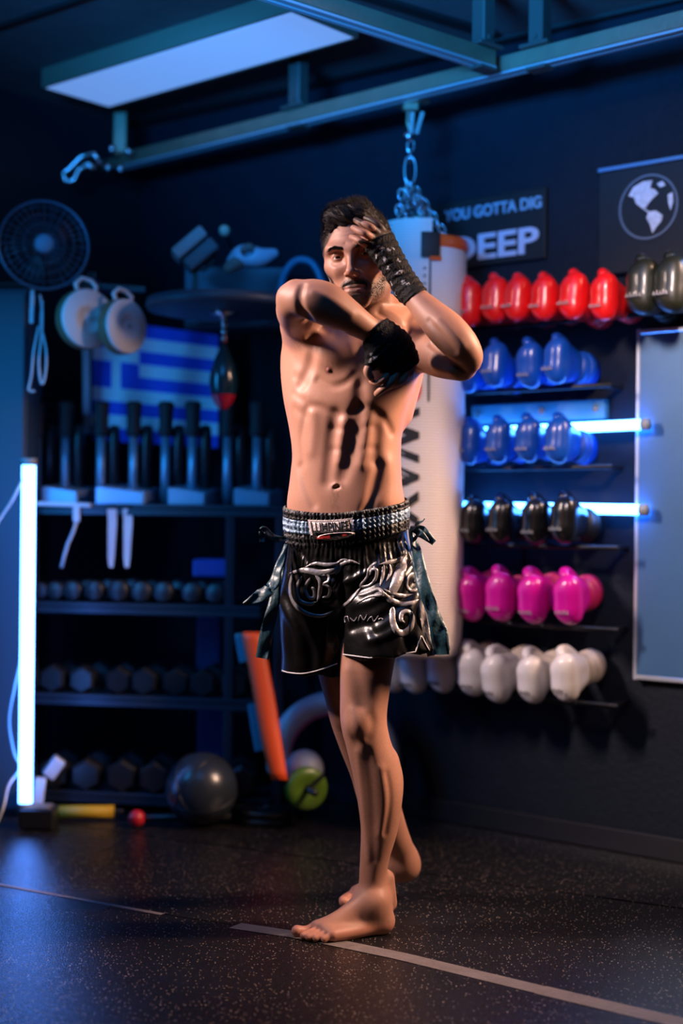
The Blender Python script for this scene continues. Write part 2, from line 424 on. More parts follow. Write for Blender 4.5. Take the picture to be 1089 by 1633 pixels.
def hand_right(F, g=0.0, fingers=True):
    kn = [(656, 571, 3.235), (649, 582, 3.228), (637, 589, 3.222), (622, 592, 3.22)]
    for i, q in enumerate(kn):
        w0 = (606 + (4, 2, -1, -4)[i], 532 + (-4, -1, 2, 5)[i], 3.225)
        mid = [(a + b) / 2 for a, b in zip(w0, q)]; mid[0] += (5, 2, -3, -7)[i]; mid[1] += (-5, -2, 1, 2)[i]; mid[2] -= .008
        F.chain(*HC([(*w0, .024 + g), (*mid, .022 + g), (*q, .0145 + g)]), k=.014)
    F.chain(*HC([(604, 545, 3.215, .020 + g), (597, 565, 3.205, .018 + g), (592, 580, 3.205, .0125 + g)]), k=.012)
    if fingers:
        for ch in ([(656, 571, 3.235, .0115), (655, 592, 3.225, .0098), (641, 602, 3.228, .0090), (628, 604, 3.242, .0078)],
                   [(649, 582, 3.228, .0115), (643, 604, 3.216, .0100), (626, 613, 3.222, .0092), (612, 618, 3.238, .0080)],
                   [(637, 589, 3.222, .0112), (626, 609, 3.206, .0098), (610, 620, 3.212, .0090), (601, 628, 3.228, .0078)],
                   [(622, 592, 3.220, .0102), (611, 606, 3.202, .0088), (600, 611, 3.208, .0080), (592, 608, 3.224, .0068)]):
            F.chain(*HC(ch), k=.0022, n=5)
        F.chain(*HC([(592, 580, 3.205, .0115), (586, 592, 3.202, .0100), (592, 603, 3.206, .0085)]), k=.004)
hand_left(FB); hand_right(FB)
# ---- legs
FB.chain(*HC([(600, 905, 3.485, .085), (600, 985, 3.465, .068), (587, 1045, 3.425, .0655), (581, 1110, 3.42, .0585), (580, 1150, 3.415, .0555), (587, 1185, 3.42, .0535), (599, 1228, 3.43, .0560),
          (605, 1268, 3.44, .0545), (605, 1317, 3.45, .0455), (598, 1364, 3.455, .0360), (594, 1403, 3.46, .0325), (596, 1440, 3.465, .033)]), k=.04)
FB.chain(*HC([(612, 1215, 3.45, .035), (617, 1250, 3.465, .038), (612, 1300, 3.475, .026)]), k=.02)                         # calf
FB.ell(H(570, 1153, 3.372), (.024, .02, .03), k=.022)                                                                      # kneecap
FB.chain(*HC([(524, 905, 3.505, .085), (536, 985, 3.52, .078), (548, 1055, 3.54, .070), (556, 1110, 3.57, .060), (562, 1145, 3.59, .056), (572, 1185, 3.62, .050), (590, 1228, 3.655, .052),
          (603, 1272, 3.69, .052), (622, 1320, 3.73, .043), (642, 1362, 3.765, .034), (648, 1385, 3.775, .031)]), k=.04)
FB.ell(H(552, 1140, 3.545), (.024, .02, .03), k=.022)
FB.chain(*HC([(616, 1400, 3.48, .020), (619, 1440, 3.50, .022)]), k=.02)                                                    # achilles
FB.ell(H(604, 1434, 3.440), (.017, .017, .020), k=.016)                                                                    # ankle bone
# ---- feet, laid out from the heel: u forward, v towards the big toe
def foot(F, heel, ang, big_dir, lift, ankle):
    u = np.array([-math.cos(ang), -math.sin(ang), 0]); v = np.array([-u[1], u[0], 0]) * big_dir
    def P(a, b, c):
        z = c
        if a < .165: z = c + lift * (1 - a / .165) ** 1.1
        return heel + u * a + v * b + np.array([0, 0, z])
    ch = lambda rows, **k: F.chain([P(*r[:3]) for r in rows], [r[3] for r in rows], **k)
    ch([(.022, -.002, .030, .029), (.05, -.006, .026, .026), (.10, -.024, .018, .0175), (.160, -.034, .0165, .0155)], k=.02)       # outer edge
    ch([(.028, .002, .030, .030), (.07, .010, .038, .026), (.12, .020, .030, .022), (.178, .026, .019, .019)], k=.022)          # inner edge
    ch([(.045, 0, .066, .034), (.085, .004, .060, .028), (.125, .002, .041, .022), (.168, -.004, .022, .016)], k=.026)          # instep
    ch([(.165, -.016, .016, .0145), (.165, .01, .017, .0155)], k=.016, smooth=False)
    F.chain([ankle, P(.05, 0, .075)], [.031, .034], k=.03, smooth=False)
    ch([(.176, .031, .017, .0165), (.206, .033, .013, .0115), (.229, .032, .0150, .0135)], k=.006)                               # big toe
    for a, b, r, L in ((.176, .009, .0094, .045), (.170, -.006, .0090, .043), (.160, -.020, .0086, .040), (.148, -.034, .0084, .036)):
        ch([(a, b, .0165, r + .001), (a + L * .5, b - .002, .017, r * .92), (a + L, b - .003, .0095, r)], k=.0030)
    return P
footP_l = foot(FB, np.array([W(622, 1480, 3.465).x, 3.470, 0.0]), math.radians(21), -1, 0.0, H(597, 1430, 3.465))
footP_r = foot(FB, np.array([W(662, 1390, 3.80).x, 3.815, 0.0]), math.radians(27), 1, .062, H(646, 1376, 3.775))
# ---- head in its own frame: x his left, y forward, z up
yaw, rollh, pitch = math.radians(13), math.radians(6.5), math.radians(8)
hf = Vector((-math.sin(yaw), -math.cos(yaw), 0)); hx = Vector((math.cos(yaw), -math.sin(yaw), 0)); hu = Vector((0, 0, 1))
Rr = Matrix.Rotation(rollh, 3, hf) ; hx = Rr @ hx; hu = Rr @ hu
Rp = Matrix.Rotation(pitch, 3, hx); hf = Rp @ hf; hu = Rp @ hu
HS = 1.05; HO = W(571, 409, 3.405)
Rh = np.array([hx, hf, hu])
def h(x, y, z): return np.array(HO + (hx * x + hf * y + hu * z) * HS)
def hc(rows): return [h(*r[:3]) for r in rows], [r[3] * HS for r in rows]
def hell(c, r, k, op='add', F=None): (F or FB).ell(h(*c), tuple(q * HS for q in r), k * HS, R=Rh, op=op)
def hch(rows, k, op='add', **kw): FB.chain(*hc(rows), k=k * HS, op=op, **kw)
hell((0, -.018, .033), (.074, .094, .082), .0)
hell((0, .018, -.002), (.064, .070, .080), .03)
hell((0, .026, -.055), (.050, .055, .050), .03)
for s in (-1, 1):
    hch([(s * .056, -.008, -.045, .016), (s * .052, .004, -.070, .015), (s * .034, .048, -.092, .014), (s * .014, .074, -.100, .0135)], .03)
    hch([(s * .052, .050, -.020, .014), (s * .036, .070, -.028, .012)], .022, smooth=False)                     # cheekbone
    hch([(s * .060, .046, .012, .010), (s * .052, .067, .0195, .009), (s * .030, .083, .0175, .0088), (s * .010, .086, .013, .008)], .016)   # brow ridge
    hch([(s * .066, .02, -.018, .010), (s * .052, .050, -.020, .010)], .02, smooth=False)
hch([(-.008, .083, -.102, .0125), (.008, .083, -.102, .0125)], .022, smooth=False)                            # chin
hell((0, .076, -.073), (.026, .018, .019), .022)                                                           # mouth mound
for s in (-1, 1): hell((s * .032, .087, .000), (.0185, .0175, .0130), .012, op='sub')                        # sockets
EY = [(-.032, .0665, -.001), (.032, .0665, -.001)]
for c in EY:
    hell(c, (.0150, .0150, .0140), .004)
hch([(0, .080, .012, .0085), (0, .090, -.004, .0075), (0, .102, -.022, .0074), (0, .110, -.036, .0090)], .012)  # nose
hell((0, .111, -.0385), (.0100, .0095, .0082), .006)
for s in (-1, 1):
    hell((s * .0115, .0975, -.0420), (.0068, .0095, .0068), .006)
    hell((s * .0058, .1035, -.0490), (.0032, .0055, .0030), .003, op='sub')
    FB.stroke([h(s * .0165, .091, -.038), h(s * .026, .083, -.058)], .006, .0016)                             # nasolabial
    FB.stroke([h(s * .018, .0845, -.0155), h(s * .032, .0835, -.0195), h(s * .045, .076, -.015)], .0042, .0014)  # under-eye
# lips
hch([(-.0235, .0840, -0.0730, .0026), (-.012, .0930, -0.0712, .0034), (-.004, .0945, -0.0704, .0036), (0, .0940, -0.0709, .0034), (.004, .0945, -0.0704, .0036), (.012, .0930, -0.0712, .0034), (.0235, .0840, -0.0730, .0026)], .004)
hch([(-.021, .0840, -0.0765, .0028), (-.010, .0930, -0.0792, .0052), (0, .0945, -0.0800, .0056), (.010, .0930, -0.0792, .0052), (.021, .0840, -0.0765, .0028)], .004)
FB.stroke([h(-.026, .0865, -0.0735), h(-.010, .0985, -0.0741), h(0, .1005, -0.0747), h(.010, .0985, -0.0741), h(.026, .0865, -0.0735)], (.004, .009, .0020), .0028)
FB.stroke([h(-.012, .090, -0.0890), h(.012, .090, -0.0890)], .006, .0030)
FB.stroke([h(0, .097, -0.0555), h(0, .097, -0.0645)], .0028, .0014)
# eye openings: almond slits through the lids
for s, c in zip((-1, 1), EY):
    FB.chain(*hc([(c[0] - .0095, .0765, c[2] - .0010, .0014), (c[0] - .004, .0815, c[2] - .0002, .0033), (c[0] + .003, .0815, c[2] - .0002, .0033), (c[0] + .0095, .0765, c[2] - .0004, .0014)]), k=.001, op='sub')
    FB.stroke([h(c[0] - .013, .076, c[2] + .0095), h(c[0], .0815, c[2] + .0115), h(c[0] + .013, .076, c[2] + .0095)], .0026, .0016)
for zf in (.040, .050, .060): FB.stroke([h(-.036, .074, zf), h(0, .084, zf + .002), h(.036, .074, zf)], (.004, .012, .0018), .0009)
for s in (-1, 1): FB.stroke([h(s * .006, .089, .012), h(s * .008, .088, .026)], .003, .0014)
# ears
for s in (-1, 1):
    FB.ell(h(s * .073, -.008, -.008), (.009 * HS, .017 * HS, .031 * HS), k=.006, R=Rh)
    FB.stroke([h(s * .083, -.004, .012), h(s * .083, .002, -.004), h(s * .082, -.002, -.018)], .0055, .005)
# neck tendons and throat
FB.chain(*HC([(604, 455, 3.42, .020), (600, 480, 3.425, .020), (592, 505, 3.41, .018)]), k=.022)
# ---- sculpting strokes, projected on the surface through the picture
def st(pts, wd, amp):
    q = FB.hits(pts)
    if len(q) >= 2: FB.stroke(q, wd, amp)
st([(577, 612), (573, 645), (566, 690), (556, 735), (545, 762)], .0165, .0064)          # linea alba
st([(536, 660), (529, 700), (525, 740), (522, 768)], .015, .0066)                       # edge of the six-pack, his right
st([(604, 664), (600, 700), (598, 735)], .013, .0055)
st([(573, 648), (556, 662), (536, 660), (512, 650), (492, 648)], .010, .0050)            # rib arch
st([(575, 648), (592, 652), (612, 668), (625, 690)], .010, .0045)
for y0 in (682, 716): st([(551, y0 + 3), (542, y0 + 2), (532, y0)], .008, .0026)
for y0 in (680, 714): st([(580, y0 + 2), (588, y0), (596, y0)], .008, .0020)
st([(550, 668), (545, 700), (541, 735)], .012, -.0050)                                   # rectus belly
st([(586, 672), (583, 705), (576, 740)], .013, -.0040)
st([(604, 742), (598, 765), (590, 800), (584, 815)], .0120, .0075)                       # groin line, his left
st([(620, 740), (622, 775), (618, 800)], .022, -.006)
st([(478, 745), (488, 780), (500, 805)], .011, .0050)
for a in ((468, 628, 484, 640), (470, 652, 486, 663), (470, 600, 486, 612)): st([(a[0], a[1]), (a[2], a[3])], .010, .0022)     # serratus
for a in ((476, 620, 492, 630), (478, 644, 494, 654)): st([(a[0], a[1]), (a[2], a[3])], .011, -.0010)
st([(500, 660), (500, 690), (496, 720)], .014, -.0035)
st([(488, 655), (480, 700), (483, 740)], .010, .0030)
st([(498, 540), (497, 566), (488, 596), (478, 615)], .014, .0085)                        # pec / lat valley
st([(508, 606), (530, 616), (552, 610), (566, 596)], .010, .0045)                        # under the pec
st([(578, 560), (576, 590), (574, 612)], .013, .0045)
st([(596, 612), (620, 616), (640, 604)], .011, .0035)
for dx, dy, a in ((0, 0, .010),): 
    q = FB.hit(537, 777)
    FB.stroke([q + np.array([-.004, 0, -.001]), q + np.array([.004, 0, .002])], (.0045, .012, .0036), .0125)
    FB.stroke([q + np.array([-.010, 0, .003]), q + np.array([0, 0, .0085]), q + np.array([.011, 0, .004])], (.0035, .01, .0030), -.0028)
NIP = [FB.hit(524, 590)]
FB.ell(NIP[0], (.0035, .0035, .0035), k=.005)
# thigh, knee and shin
st([(566, 1060), (574, 1095), (576, 1125)], .016, .0035); st([(552, 1070), (556, 1110), (560, 1130)], .016, -.004); st([(604, 1070), (604, 1110), (598, 1135)], .018, -.004)
st([(556, 1140), (560, 1170), (568, 1185)], .011, .002); st([(592, 1140), (594, 1160), (588, 1176)], .011, .0022); st([(576, 1184), (580, 1200)], .012, -.0015)
st([(570, 1200), (577, 1260), (582, 1320), (588, 1370)], .009, -.0030); st([(586, 1200), (593, 1260), (595, 1320), (596, 1370)], .0110, .0030); st([(608, 1225), (613, 1280), (606, 1330)], .010, -.0030)
st([(617, 1235), (622, 1275), (614, 1330)], .007, .003)
# forearms and upper arms
st([(482, 455), (478, 474), (480, 492), (492, 508)], .0085, .0095)
st([(488, 500), (515, 520), (545, 530)], .010, .0050); st([(500, 466), (530, 478), (560, 500)], .010, -.0030)
st([(738, 592), (712, 570), (686, 548)], .0065, .0080); st([(690, 580), (705, 590), (722, 594)], .014, -.004)
st([(700, 512), (720, 534), (736, 552)], .012, -.0030); st([(684, 512), (704, 536), (724, 560)], .008, .0035)
st([(655, 500), (648, 512), (652, 530)], .009, .004); st([(612, 492), (630, 502), (642, 512)], .009, -.004); st([(604, 500), (622, 510), (640, 520)], .007, .0045)
# instep tendons
for i, (b0, b1) in enumerate(((.024, .010), (.008, .004), (-.006, 0), (-.020, -.004))):
    FB.stroke([footP_l(.168, b0, .030), footP_l(.12, (b0 + b1) / 2, .050), footP_l(.08, b1, .082)], .0045, -.0016)

me_body = FB.mesh('body', relax=2)
FEET = None
# ---- skin colour: tan, stubble, lips, nipples, knuckles
nv = len(me_body.vertices); co = np.empty(nv * 3, np.float32); me_body.vertices.foreach_get('co', co); co = co.reshape(-1, 3)
def noise3(p, s, seed=0):
    r = np.random.default_rng(seed); out = np.zeros(len(p))
    for i in range(6):
        k = r.normal(size=3) * s; k2 = r.normal(size=3) * s
        out += np.sin(p @ k + r.uniform(0, 6)) * np.sin(p @ k2 + r.uniform(0, 6))
    return out / 2.2
skin = np.array([.35, .168, .112]); cols = np.tile(skin, (nv, 1)) * (1 + .05 * noise3(co, 45, 1))[:, None]
def blend(mask, c): 
    global cols; mask = np.clip(mask, 0, 1)[:, None]; cols = cols * (1 - mask) + np.array(c) * mask
lc = ((co - np.array(HO)) @ Rh.T) / HS         # head coordinates
headm = (np.abs(lc[:, 0]) < .1) & (np.abs(lc[:, 1]) < .13) & (np.abs(lc[:, 2]) < .13) & (co[:, 1] > 3.26)
def seg(P, a, b):
    a, b = np.array(a, float), np.array(b, float); ba = b - a; t = np.clip(((P - a) @ ba) / (ba @ ba), 0, 1); return np.linalg.norm(P - a - t[:, None] * ba, axis=1)
fine = noise3(co, 900, 5)
sp = lambda d, r, e: np.clip((r - d) / e, 0, 1)
if True:
    x, y, z = np.abs(lc[:, 0]), lc[:, 1], lc[:, 2]
    jaw = np.clip((-.046 - .55 * np.clip(x - .018, 0, 1) * 0 - z) / .012, 0, 1)
    line = np.interp(x, [0, .022, .03, .045, .058, .07, .09], [-.046, -.050, -.062, -.060, -.040, -.01, .02])
    beard = np.clip((line - z) / .008, 0, 1) * np.clip((y + .02) / .02, 0, 1) * (np.clip((z + .125) / .015, 0, 1))
    must = sp(np.minimum(seg(lc, (-.003, .095, -.0610), (-.025, .084, -.069)), seg(lc, (.003, .095, -.0610), (.025, .084, -.069))), .0138, .004)
    chin = sp(seg(lc, (0, .09, -.088), (0, .085, -.105)), .022, .01)
    cheeks = sp(np.minimum(seg(lc, (-.056, .01, -.03), (-.036, .055, -.095)), seg(lc, (.056, .01, -.03), (.036, .055, -.095))), .024, .012)
    lips = sp(np.minimum(seg(lc, (-.018, .092, -.0728), (.018, .092, -.0728)), seg(lc, (-.016, .093, -.0790), (.016, .093, -.0790))), .0056, .0016) * (y > .083)
    nos = sp(seg(lc, (0, .1, -.050), (0, .1, -.044)), .018, .01) 
    keep = (1 - lips) * headm * (1 - .8 * sp(seg(lc, (-.012, .105, -.045), (.012, .105, -.045)), .014, .004))
    brd = np.clip(beard * .52 + must * .85 + chin * .62 + cheeks * .40, 0, .92) * keep * (.80 + .30 * fine)
    blend(brd, (.040, .022, .014))
    blend(lips * headm * .6, (.36, .13, .10))
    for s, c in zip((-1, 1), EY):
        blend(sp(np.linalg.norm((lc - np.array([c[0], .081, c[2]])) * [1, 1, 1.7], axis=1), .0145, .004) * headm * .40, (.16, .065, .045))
    blend(sp(np.linalg.norm(lc - np.array([0, .112, -.04]), axis=1), .016, .012) * headm * .25, (.55, .20, .14))
    scalp = np.clip((z - np.interp(x, [0, .03, .055, .08], [.066, .064, .03, -.03])) / .006, 0, 1) * headm
    blend(scalp * .9, (.02, .013, .009))
for p in NIP: blend(sp(np.linalg.norm(co - p, axis=1), .013, .006) * .9, (.19, .065, .05))
# forearm, shin and armpit hair as darker, speckled skin
hair_leg = np.clip((co[:, 2] - .10) / .10, 0, 1) * np.clip((.75 - co[:, 2]) / .3, 0, 1); blend(hair_leg * np.clip(.10 + .16 * noise3(co * [1, 1, .35], 900, 8), 0, .3), (.12, .055, .03))
am = sp(np.linalg.norm((co - H(484, 545, 3.43)) * [1, .6, 1], axis=1), .042, .02); blend(am * np.clip(.55 + .5 * fine, 0, 1), (.04, .022, .014))
blend(sp(seg(co, H(537, 782, 3.37), H(536, 810, 3.37)), .018, .016) * np.clip(.3 + .4 * fine, 0, .6), (.13, .06, .035))
toe_m = (co[:, 2] < .03); blend(toe_m * .30, (.58, .20, .13))
paint(me_body, 'Col', np.clip(cols, 0, 1))
M_skin = mat('skin', (.5, .26, .16), rough=.52, bump=.06, bscale=650, spec=.38, attr='Col', mottled=.10, subs=.06)
person = thing('person', 'barefoot shirtless man with raised wrapped hands in black satin fight shorts', 'person', (0.06, 3.50, 0))
body = adopt(link('body', me_body, M_skin), person)
# ---- eyes
M_eye = bpy.data.materials.new('eye'); M_eye.use_nodes = True
M_eye = mat('eye', (.7, .66, .62), rough=.08, attr='Col', coat=.8)
for c in EY:
    b = MB(); bmesh.ops.create_uvsphere(b.bm, u_segments=48, v_segments=32, radius=.0128 * HS)
    me = bpy.data.meshes.new('eye'); b.bm.to_mesh(me); b.bm.free()
    n = len(me.vertices); v = np.empty(n * 3, np.float32); me.vertices.foreach_get('co', v); v = v.reshape(-1, 3)
    gz = np.array(((CAM - HO).normalized() * .8 + hf * .2 - hx * .06).normalized()); d = (v / np.linalg.norm(v, axis=1)[:, None]) @ gz
    col = np.tile([.50, .44, .41], (n, 1)); col[d > .875] = [.05, .028, .016]; col[d > .975] = [.004, .004, .004]
    v2 = v + np.array(h(c[0], c[1] + .0006, c[2])); me.vertices.foreach_set('co', v2.astype(np.float32).ravel()); paint(me, 'Col', col)
    adopt(link('eye', me, M_eye, smooth=True), person)
# ---- hair: strands over the skull, brows
def strands(name, roots, dirs, length, rad, mt, root, curl=.25, segs=3):
    V = []; Q = []
    for p, d in zip(roots, dirs):
        d = np.array(d) / np.linalg.norm(d); L = length * rng.uniform(.7, 1.25); side = np.cross(d, rng.normal(size=3)); side /= np.linalg.norm(side); oth = np.cross(d, side)
        bend = rng.normal(size=3) * curl; base = len(V)
        for k in range(segs + 1):
            t = k / segs; c = p + d * L * t + bend * L * t * t * .5; r = rad * (1 - t * .85)
            for q in range(3):
                an = 2.094 * q; V.append(c + side * math.cos(an) * r + oth * math.sin(an) * r)
        for k in range(segs):
            for q in range(3):
                a = base + k * 3 + q; b2 = base + k * 3 + (q + 1) % 3; Q.append((a, b2, b2 + 3, a + 3))
    return adopt(link(name, build_np(name, np.array(V), np.array(Q)), mt), root)
M_hair = mat('hair', (.010, .006, .004), rough=.6, spec=.25)
hair_top = lambda x: np.interp(abs(x), [0, .03, .052, .066, .074, .09], [.066, .063, .045, .022, -.012, -.022])
FH = Field(np.arange(float(HO.x) - .13, float(HO.x) + .13, .0026), np.arange(float(HO.y) - .14, float(HO.y) + .14, .0026), np.arange(float(HO.z) - .08, float(HO.z) + .16, .0026))
hell((0, -.020, .036), (.0785, .098, .084), 0, F=FH)
FH.chain(*hc([(-.035, .050, .092, .022), (0, .058, .092, .023), (.03, .052, .092, .022)]), k=.03)
FH.chain(*hc([(-.03, .0, .102, .021), (.02, .0, .105, .021)]), k=.03)
sl, X, Y, Z = FH.sub((-9, 0, 0), (9, 9, 9))
P3 = np.stack(np.broadcast_arrays(X, Y, Z), -1).reshape(-1, 3); L3 = ((P3 - np.array(HO)) @ Rh.T) / HS
lim = np.interp(np.abs(L3[:, 0]), [0, .03, .052, .064, .070, .078, .10], [.066, .064, .050, .030, .0, -.028, -.03])
lim = np.where(L3[:, 1] < .02, np.interp(L3[:, 1], [-.1, -.03, .02], [-.06, -.035, -.03]), np.where(L3[:, 1] < .045, np.interp(L3[:, 1], [.02, .045], [-.03, 0]) * (np.abs(L3[:, 0]) > .055) + lim * (np.abs(L3[:, 0]) <= .055), lim))
cut = ((lim - L3[:, 2]) * HS * .8).reshape(FH.F.shape)
FH.F = smax(FH.F, cut.astype(np.float32), .006) + (.0022 * noise3(L3 * [1, 1, 1], 160, 9)).reshape(FH.F.shape).astype(np.float32)
me_h = FH.mesh('hair'); hair = adopt(link('hair', me_h, M_hair), person)
me_h.calc_loop_triangles(); vs = np.empty(len(me_h.vertices) * 3, np.float32); me_h.vertices.foreach_get('co', vs); vs = vs.reshape(-1, 3)
ns = np.empty(len(me_h.vertices) * 3, np.float32); me_h.vertices.foreach_get('normal', ns); ns = ns.reshape(-1, 3)
pick = rng.choice(len(vs), 9000); lv = ((vs[pick] - np.array(HO)) @ Rh.T) / HS
okm = (ns[pick] @ Rh[2] > -.35); pick = pick[okm]; lv = lv[okm]
top = np.clip((lv[:, 2] - .03) / .05, 0, 1)
hd = ns[pick] * .30 + np.outer(.55 * top - .75 * (1 - top), Rh[2]) + np.outer(.55 * top - .35 * (1 - top), Rh[1]) + np.outer(-.45 * top, Rh[0]) + rng.normal(size=(len(pick), 3)) * .16
hs = strands('hair_strand', vs[pick] - ns[pick] * .002, hd, .013, .00055, M_hair, person); hs['kind'] = 'stuff'
# eyebrows
BV = BVHTree.FromPolygons([tuple(p) for p in co], [tuple(p.vertices) for p in me_body.polygons])
def onskin(p, d=None):
    q, n, i, dist = BV.find_nearest(Vector(p)); return np.array(q), np.array(n)
def front(x, z):
    q, n, i, d = BV.ray_cast(Vector(h(x, .2, z)), -hf)
    return (np.array(q), np.array(n)) if q else onskin(h(x, .08, z))
for s in (-1, 1):
    roots = []; dirs = []
    for k in range(380):
        t = rng.uniform(0, 1); xx = .012 + t * .036; zz = np.interp(t, [0, .35, .7, 1], [0.0130, .0175, .0195, .0140]) + rng.normal() * np.interp(t, [0, .3, 1], [.0019, .0019, .0008])
        q, n = front(s * xx, zz + .0015); roots.append(q); dirs.append(np.array(hx) * s * 1.0 + np.array(hu) * (.45 - .7 * t) + n * .35)
    strands('eyebrow', roots, dirs, .0070, .00040, M_hair, person, .1, 2)['kind'] = 'stuff'
roots = []; dirs = []
for k in range(5200):      # stubble of the beard and moustache
    u = rng.uniform(0, 1)
    if u < .26: s = rng.choice([-1, 1]); t = rng.uniform(0, 1); p = (s * (.001 + t * .026), .093 - t * .010, -.0600 - t * .009 + rng.normal() * .0030)
    elif u < .55: p = (rng.normal() * .012, .088, -.098 + rng.normal() * .009)
    else: s = rng.choice([-1, 1]); t = rng.uniform(0, 1); p = (s * np.interp(t, [0, .5, 1], [.060, .052, .018]), np.interp(t, [0, .5, 1], [.012, .048, .075]), np.interp(t, [0, .5, 1], [-.028, -.075, -.098]) + rng.normal() * .010)
    if abs(p[0]) < .024 and -.086 < p[2] < -.0685: continue
    q, n = onskin(h(*p)); roots.append(q); dirs.append(n * .8 - np.array(hu) * .7 + rng.normal(size=3) * .25)
st_ = strands('stubble', roots, dirs, .0032, .00026, M_hair, person, .1, 1); st_['kind'] = 'stuff'
# ---------------------------------------------------------------- shorts
def apx(pts, s, ox, oy): return [(ox + x / s, oy + y / s) for x, y in pts]
FS = Field(np.arange(-.22, .32, .0032), np.arange(3.26, 3.72, .0036), np.arange(.60, 1.03, .0034))
def shorts_shape(F, g=0.0, op='add', k=.03):
    F.chain(*HC([(540, 895, 3.475, .100 + g), (570, 900, 3.47, .102 + g)]), k=k, op=op, smooth=False) if op == 'add' else None
    F.chain(*HC([(600, 890, 3.470, .078 + g), (610, 930, 3.445, .100 + g), (622, 990, 3.435, .116 + g), (631, 1050, 3.435, .132 + g), (636, 1100, 3.435, .140 + g)]), k=k, op=op, sq=((0, 1, 0), .95))
    F.chain(*HC([(522, 890, 3.48, .076 + g), (512, 930, 3.49, .096 + g), (510, 1000, 3.51, .098 + g), (512, 1060, 3.525, .100 + g), (512, 1130, 3.53, .104 + g)]), k=k, op=op, sq=((0, 1, 0), .92))
sl, X, Y, Z = FS.sub((-9, 0, .80), (9, 9, 1.03)); FS.F[sl] = torso(X, Y, Z, grow=.0055)
shorts_shape(FS)
def sst(pts, wd, amp):
    q = FS.hits(pts)
    if len(q) >= 2: FS.stroke(q, wd, amp)
# folds: pleats under the elastic, drapes across the thighs
for k in range(26):
    x0 = 458 + k * 7.5; L = rng.uniform(22, 55); sst([(x0, 868 - .05 * (x0 - 550)), (x0 + (x0 - 550) * .06 + rng.uniform(-3, 3), 868 + L)], .0042, .0050)
    sst([(x0 + 3.5, 868), (x0 + 4 + (x0 - 550) * .05, 866 + L * .8)], .0038, -.0030)
for pts, wd, a in (([(640, 880), (600, 905), (560, 925), (530, 930)], .008, -.008), ([(650, 890), (612, 922), (566, 944)], .009, .007), ([(655, 905), (625, 935), (590, 960), (550, 968)], .009, -.0075),
                   ([(660, 930), (634, 965), (600, 990), (560, 1002)], .010, .007), ([(665, 950), (645, 985), (620, 1012), (590, 1022)], .009, -.007), ([(668, 975), (655, 1010), (640, 1040)], .009, .0065),
                   ([(455, 890), (490, 915), (530, 935)], .010, -.006), ([(450, 905), (480, 935), (520, 955)], .010, .006), ([(448, 960), (470, 1000), (480, 1060)], .013, -.006), ([(455, 950), (490, 1010), (500, 1070)], .012, .007),
                   ([(520, 985), (515, 1030), (505, 1068)], .012, -.006), ([(542, 900), (543, 960), (543, 1035)], .011, .013), ([(560, 960), (556, 1000), (552, 1040)], .013, -.006), ([(590, 1000), (610, 1030), (625, 1050)], .010, .005),
                   ([(640, 1000), (650, 1030), (652, 1052)], .008, .006), ([(600, 880), (590, 910), (560, 950), (545, 975)], .007, .005), ([(480, 880), (500, 905), (528, 920)], .006, .005)):
    sst(pts, wd, a)
sl, X, Y, Z = FS.sub((-9, 0, .60), (9, 9, .98)); PP = np.stack(np.broadcast_arrays(X, Y, Z), -1).reshape(-1, 3)
FS.F[sl] += (.0016 * noise3(PP * [1, 1, .6], 38, 21)).reshape(FS.F[sl].shape).astype(np.float32)
# hems: each leg cut level, his right leg longer
zr = W(600, 1052, 3.34).z; zl = W(480, 1078, 3.44).z; xd = W(543, 1050, 3.36).x
Xg, Yg, Zg = FS.x[:, None, None], FS.y[None, :, None], FS.z[None, None, :]
hollow = np.maximum(FS.F + .0105, (Zg - .83)).astype(np.float32)
FS.F = smax(FS.F, -hollow, .002)
hem = np.where(Xg < xd, zl, zr + .02 * np.clip((Xg - .06) / .15, 0, 1)) + np.float32(.0035) * np.sin(Xg * 90) + 0 * Yg
FS.F = np.maximum(FS.F, (hem - Zg).astype(np.float32)); del hollow
slit = [H(672, 1018, 3.36), H(672, 1060, 3.34)]
FS.chain([H(672, 1016, 3.36), H(673, 1036, 3.36), H(674, 1062, 3.36)], [.0015, .008, .020], k=.001, op='sub', sq=((0, 1, 0), 2.6), smooth=False)
FS.F = np.maximum(FS.F, Zg - np.float32(W(550, 842, 3.36).z))
me_s = FS.mesh('shorts')
M_satin = mat('black_satin', (.0035, .003, .0033), rough=.30, spec=.42, bump=.16, bscale=30)
M_silver = mat('silver_applique', (.27, .25, .255), rough=.36, metal=.4, bump=.35, bscale=45, mottled=.3)
M_pipe = mat('white_piping', (.62, .58, .58), rough=.5)
M_teal = mat('teal_satin', (.008, .040, .056), rough=.42, spec=.6, bump=.3, bscale=40)
shorts = adopt(link('shorts', me_s, M_satin), person)
shorts['label'] = 'black satin fight shorts with silver curling applique and white piping'
sv = np.empty(len(me_s.vertices) * 3, np.float32); me_s.vertices.foreach_get('co', sv); sv = sv.reshape(-1, 3)
BS = BVHTree.FromPolygons([tuple(p) for p in sv], [tuple(p.vertices) for p in me_s.polygons])
def on_shorts(px, py, lift=.0):
    q, n, i, d = BS.ray_cast(CAM, ray(px, py).normalized())
    return (np.array(q + n * lift), np.array(n)) if q else (None, None)
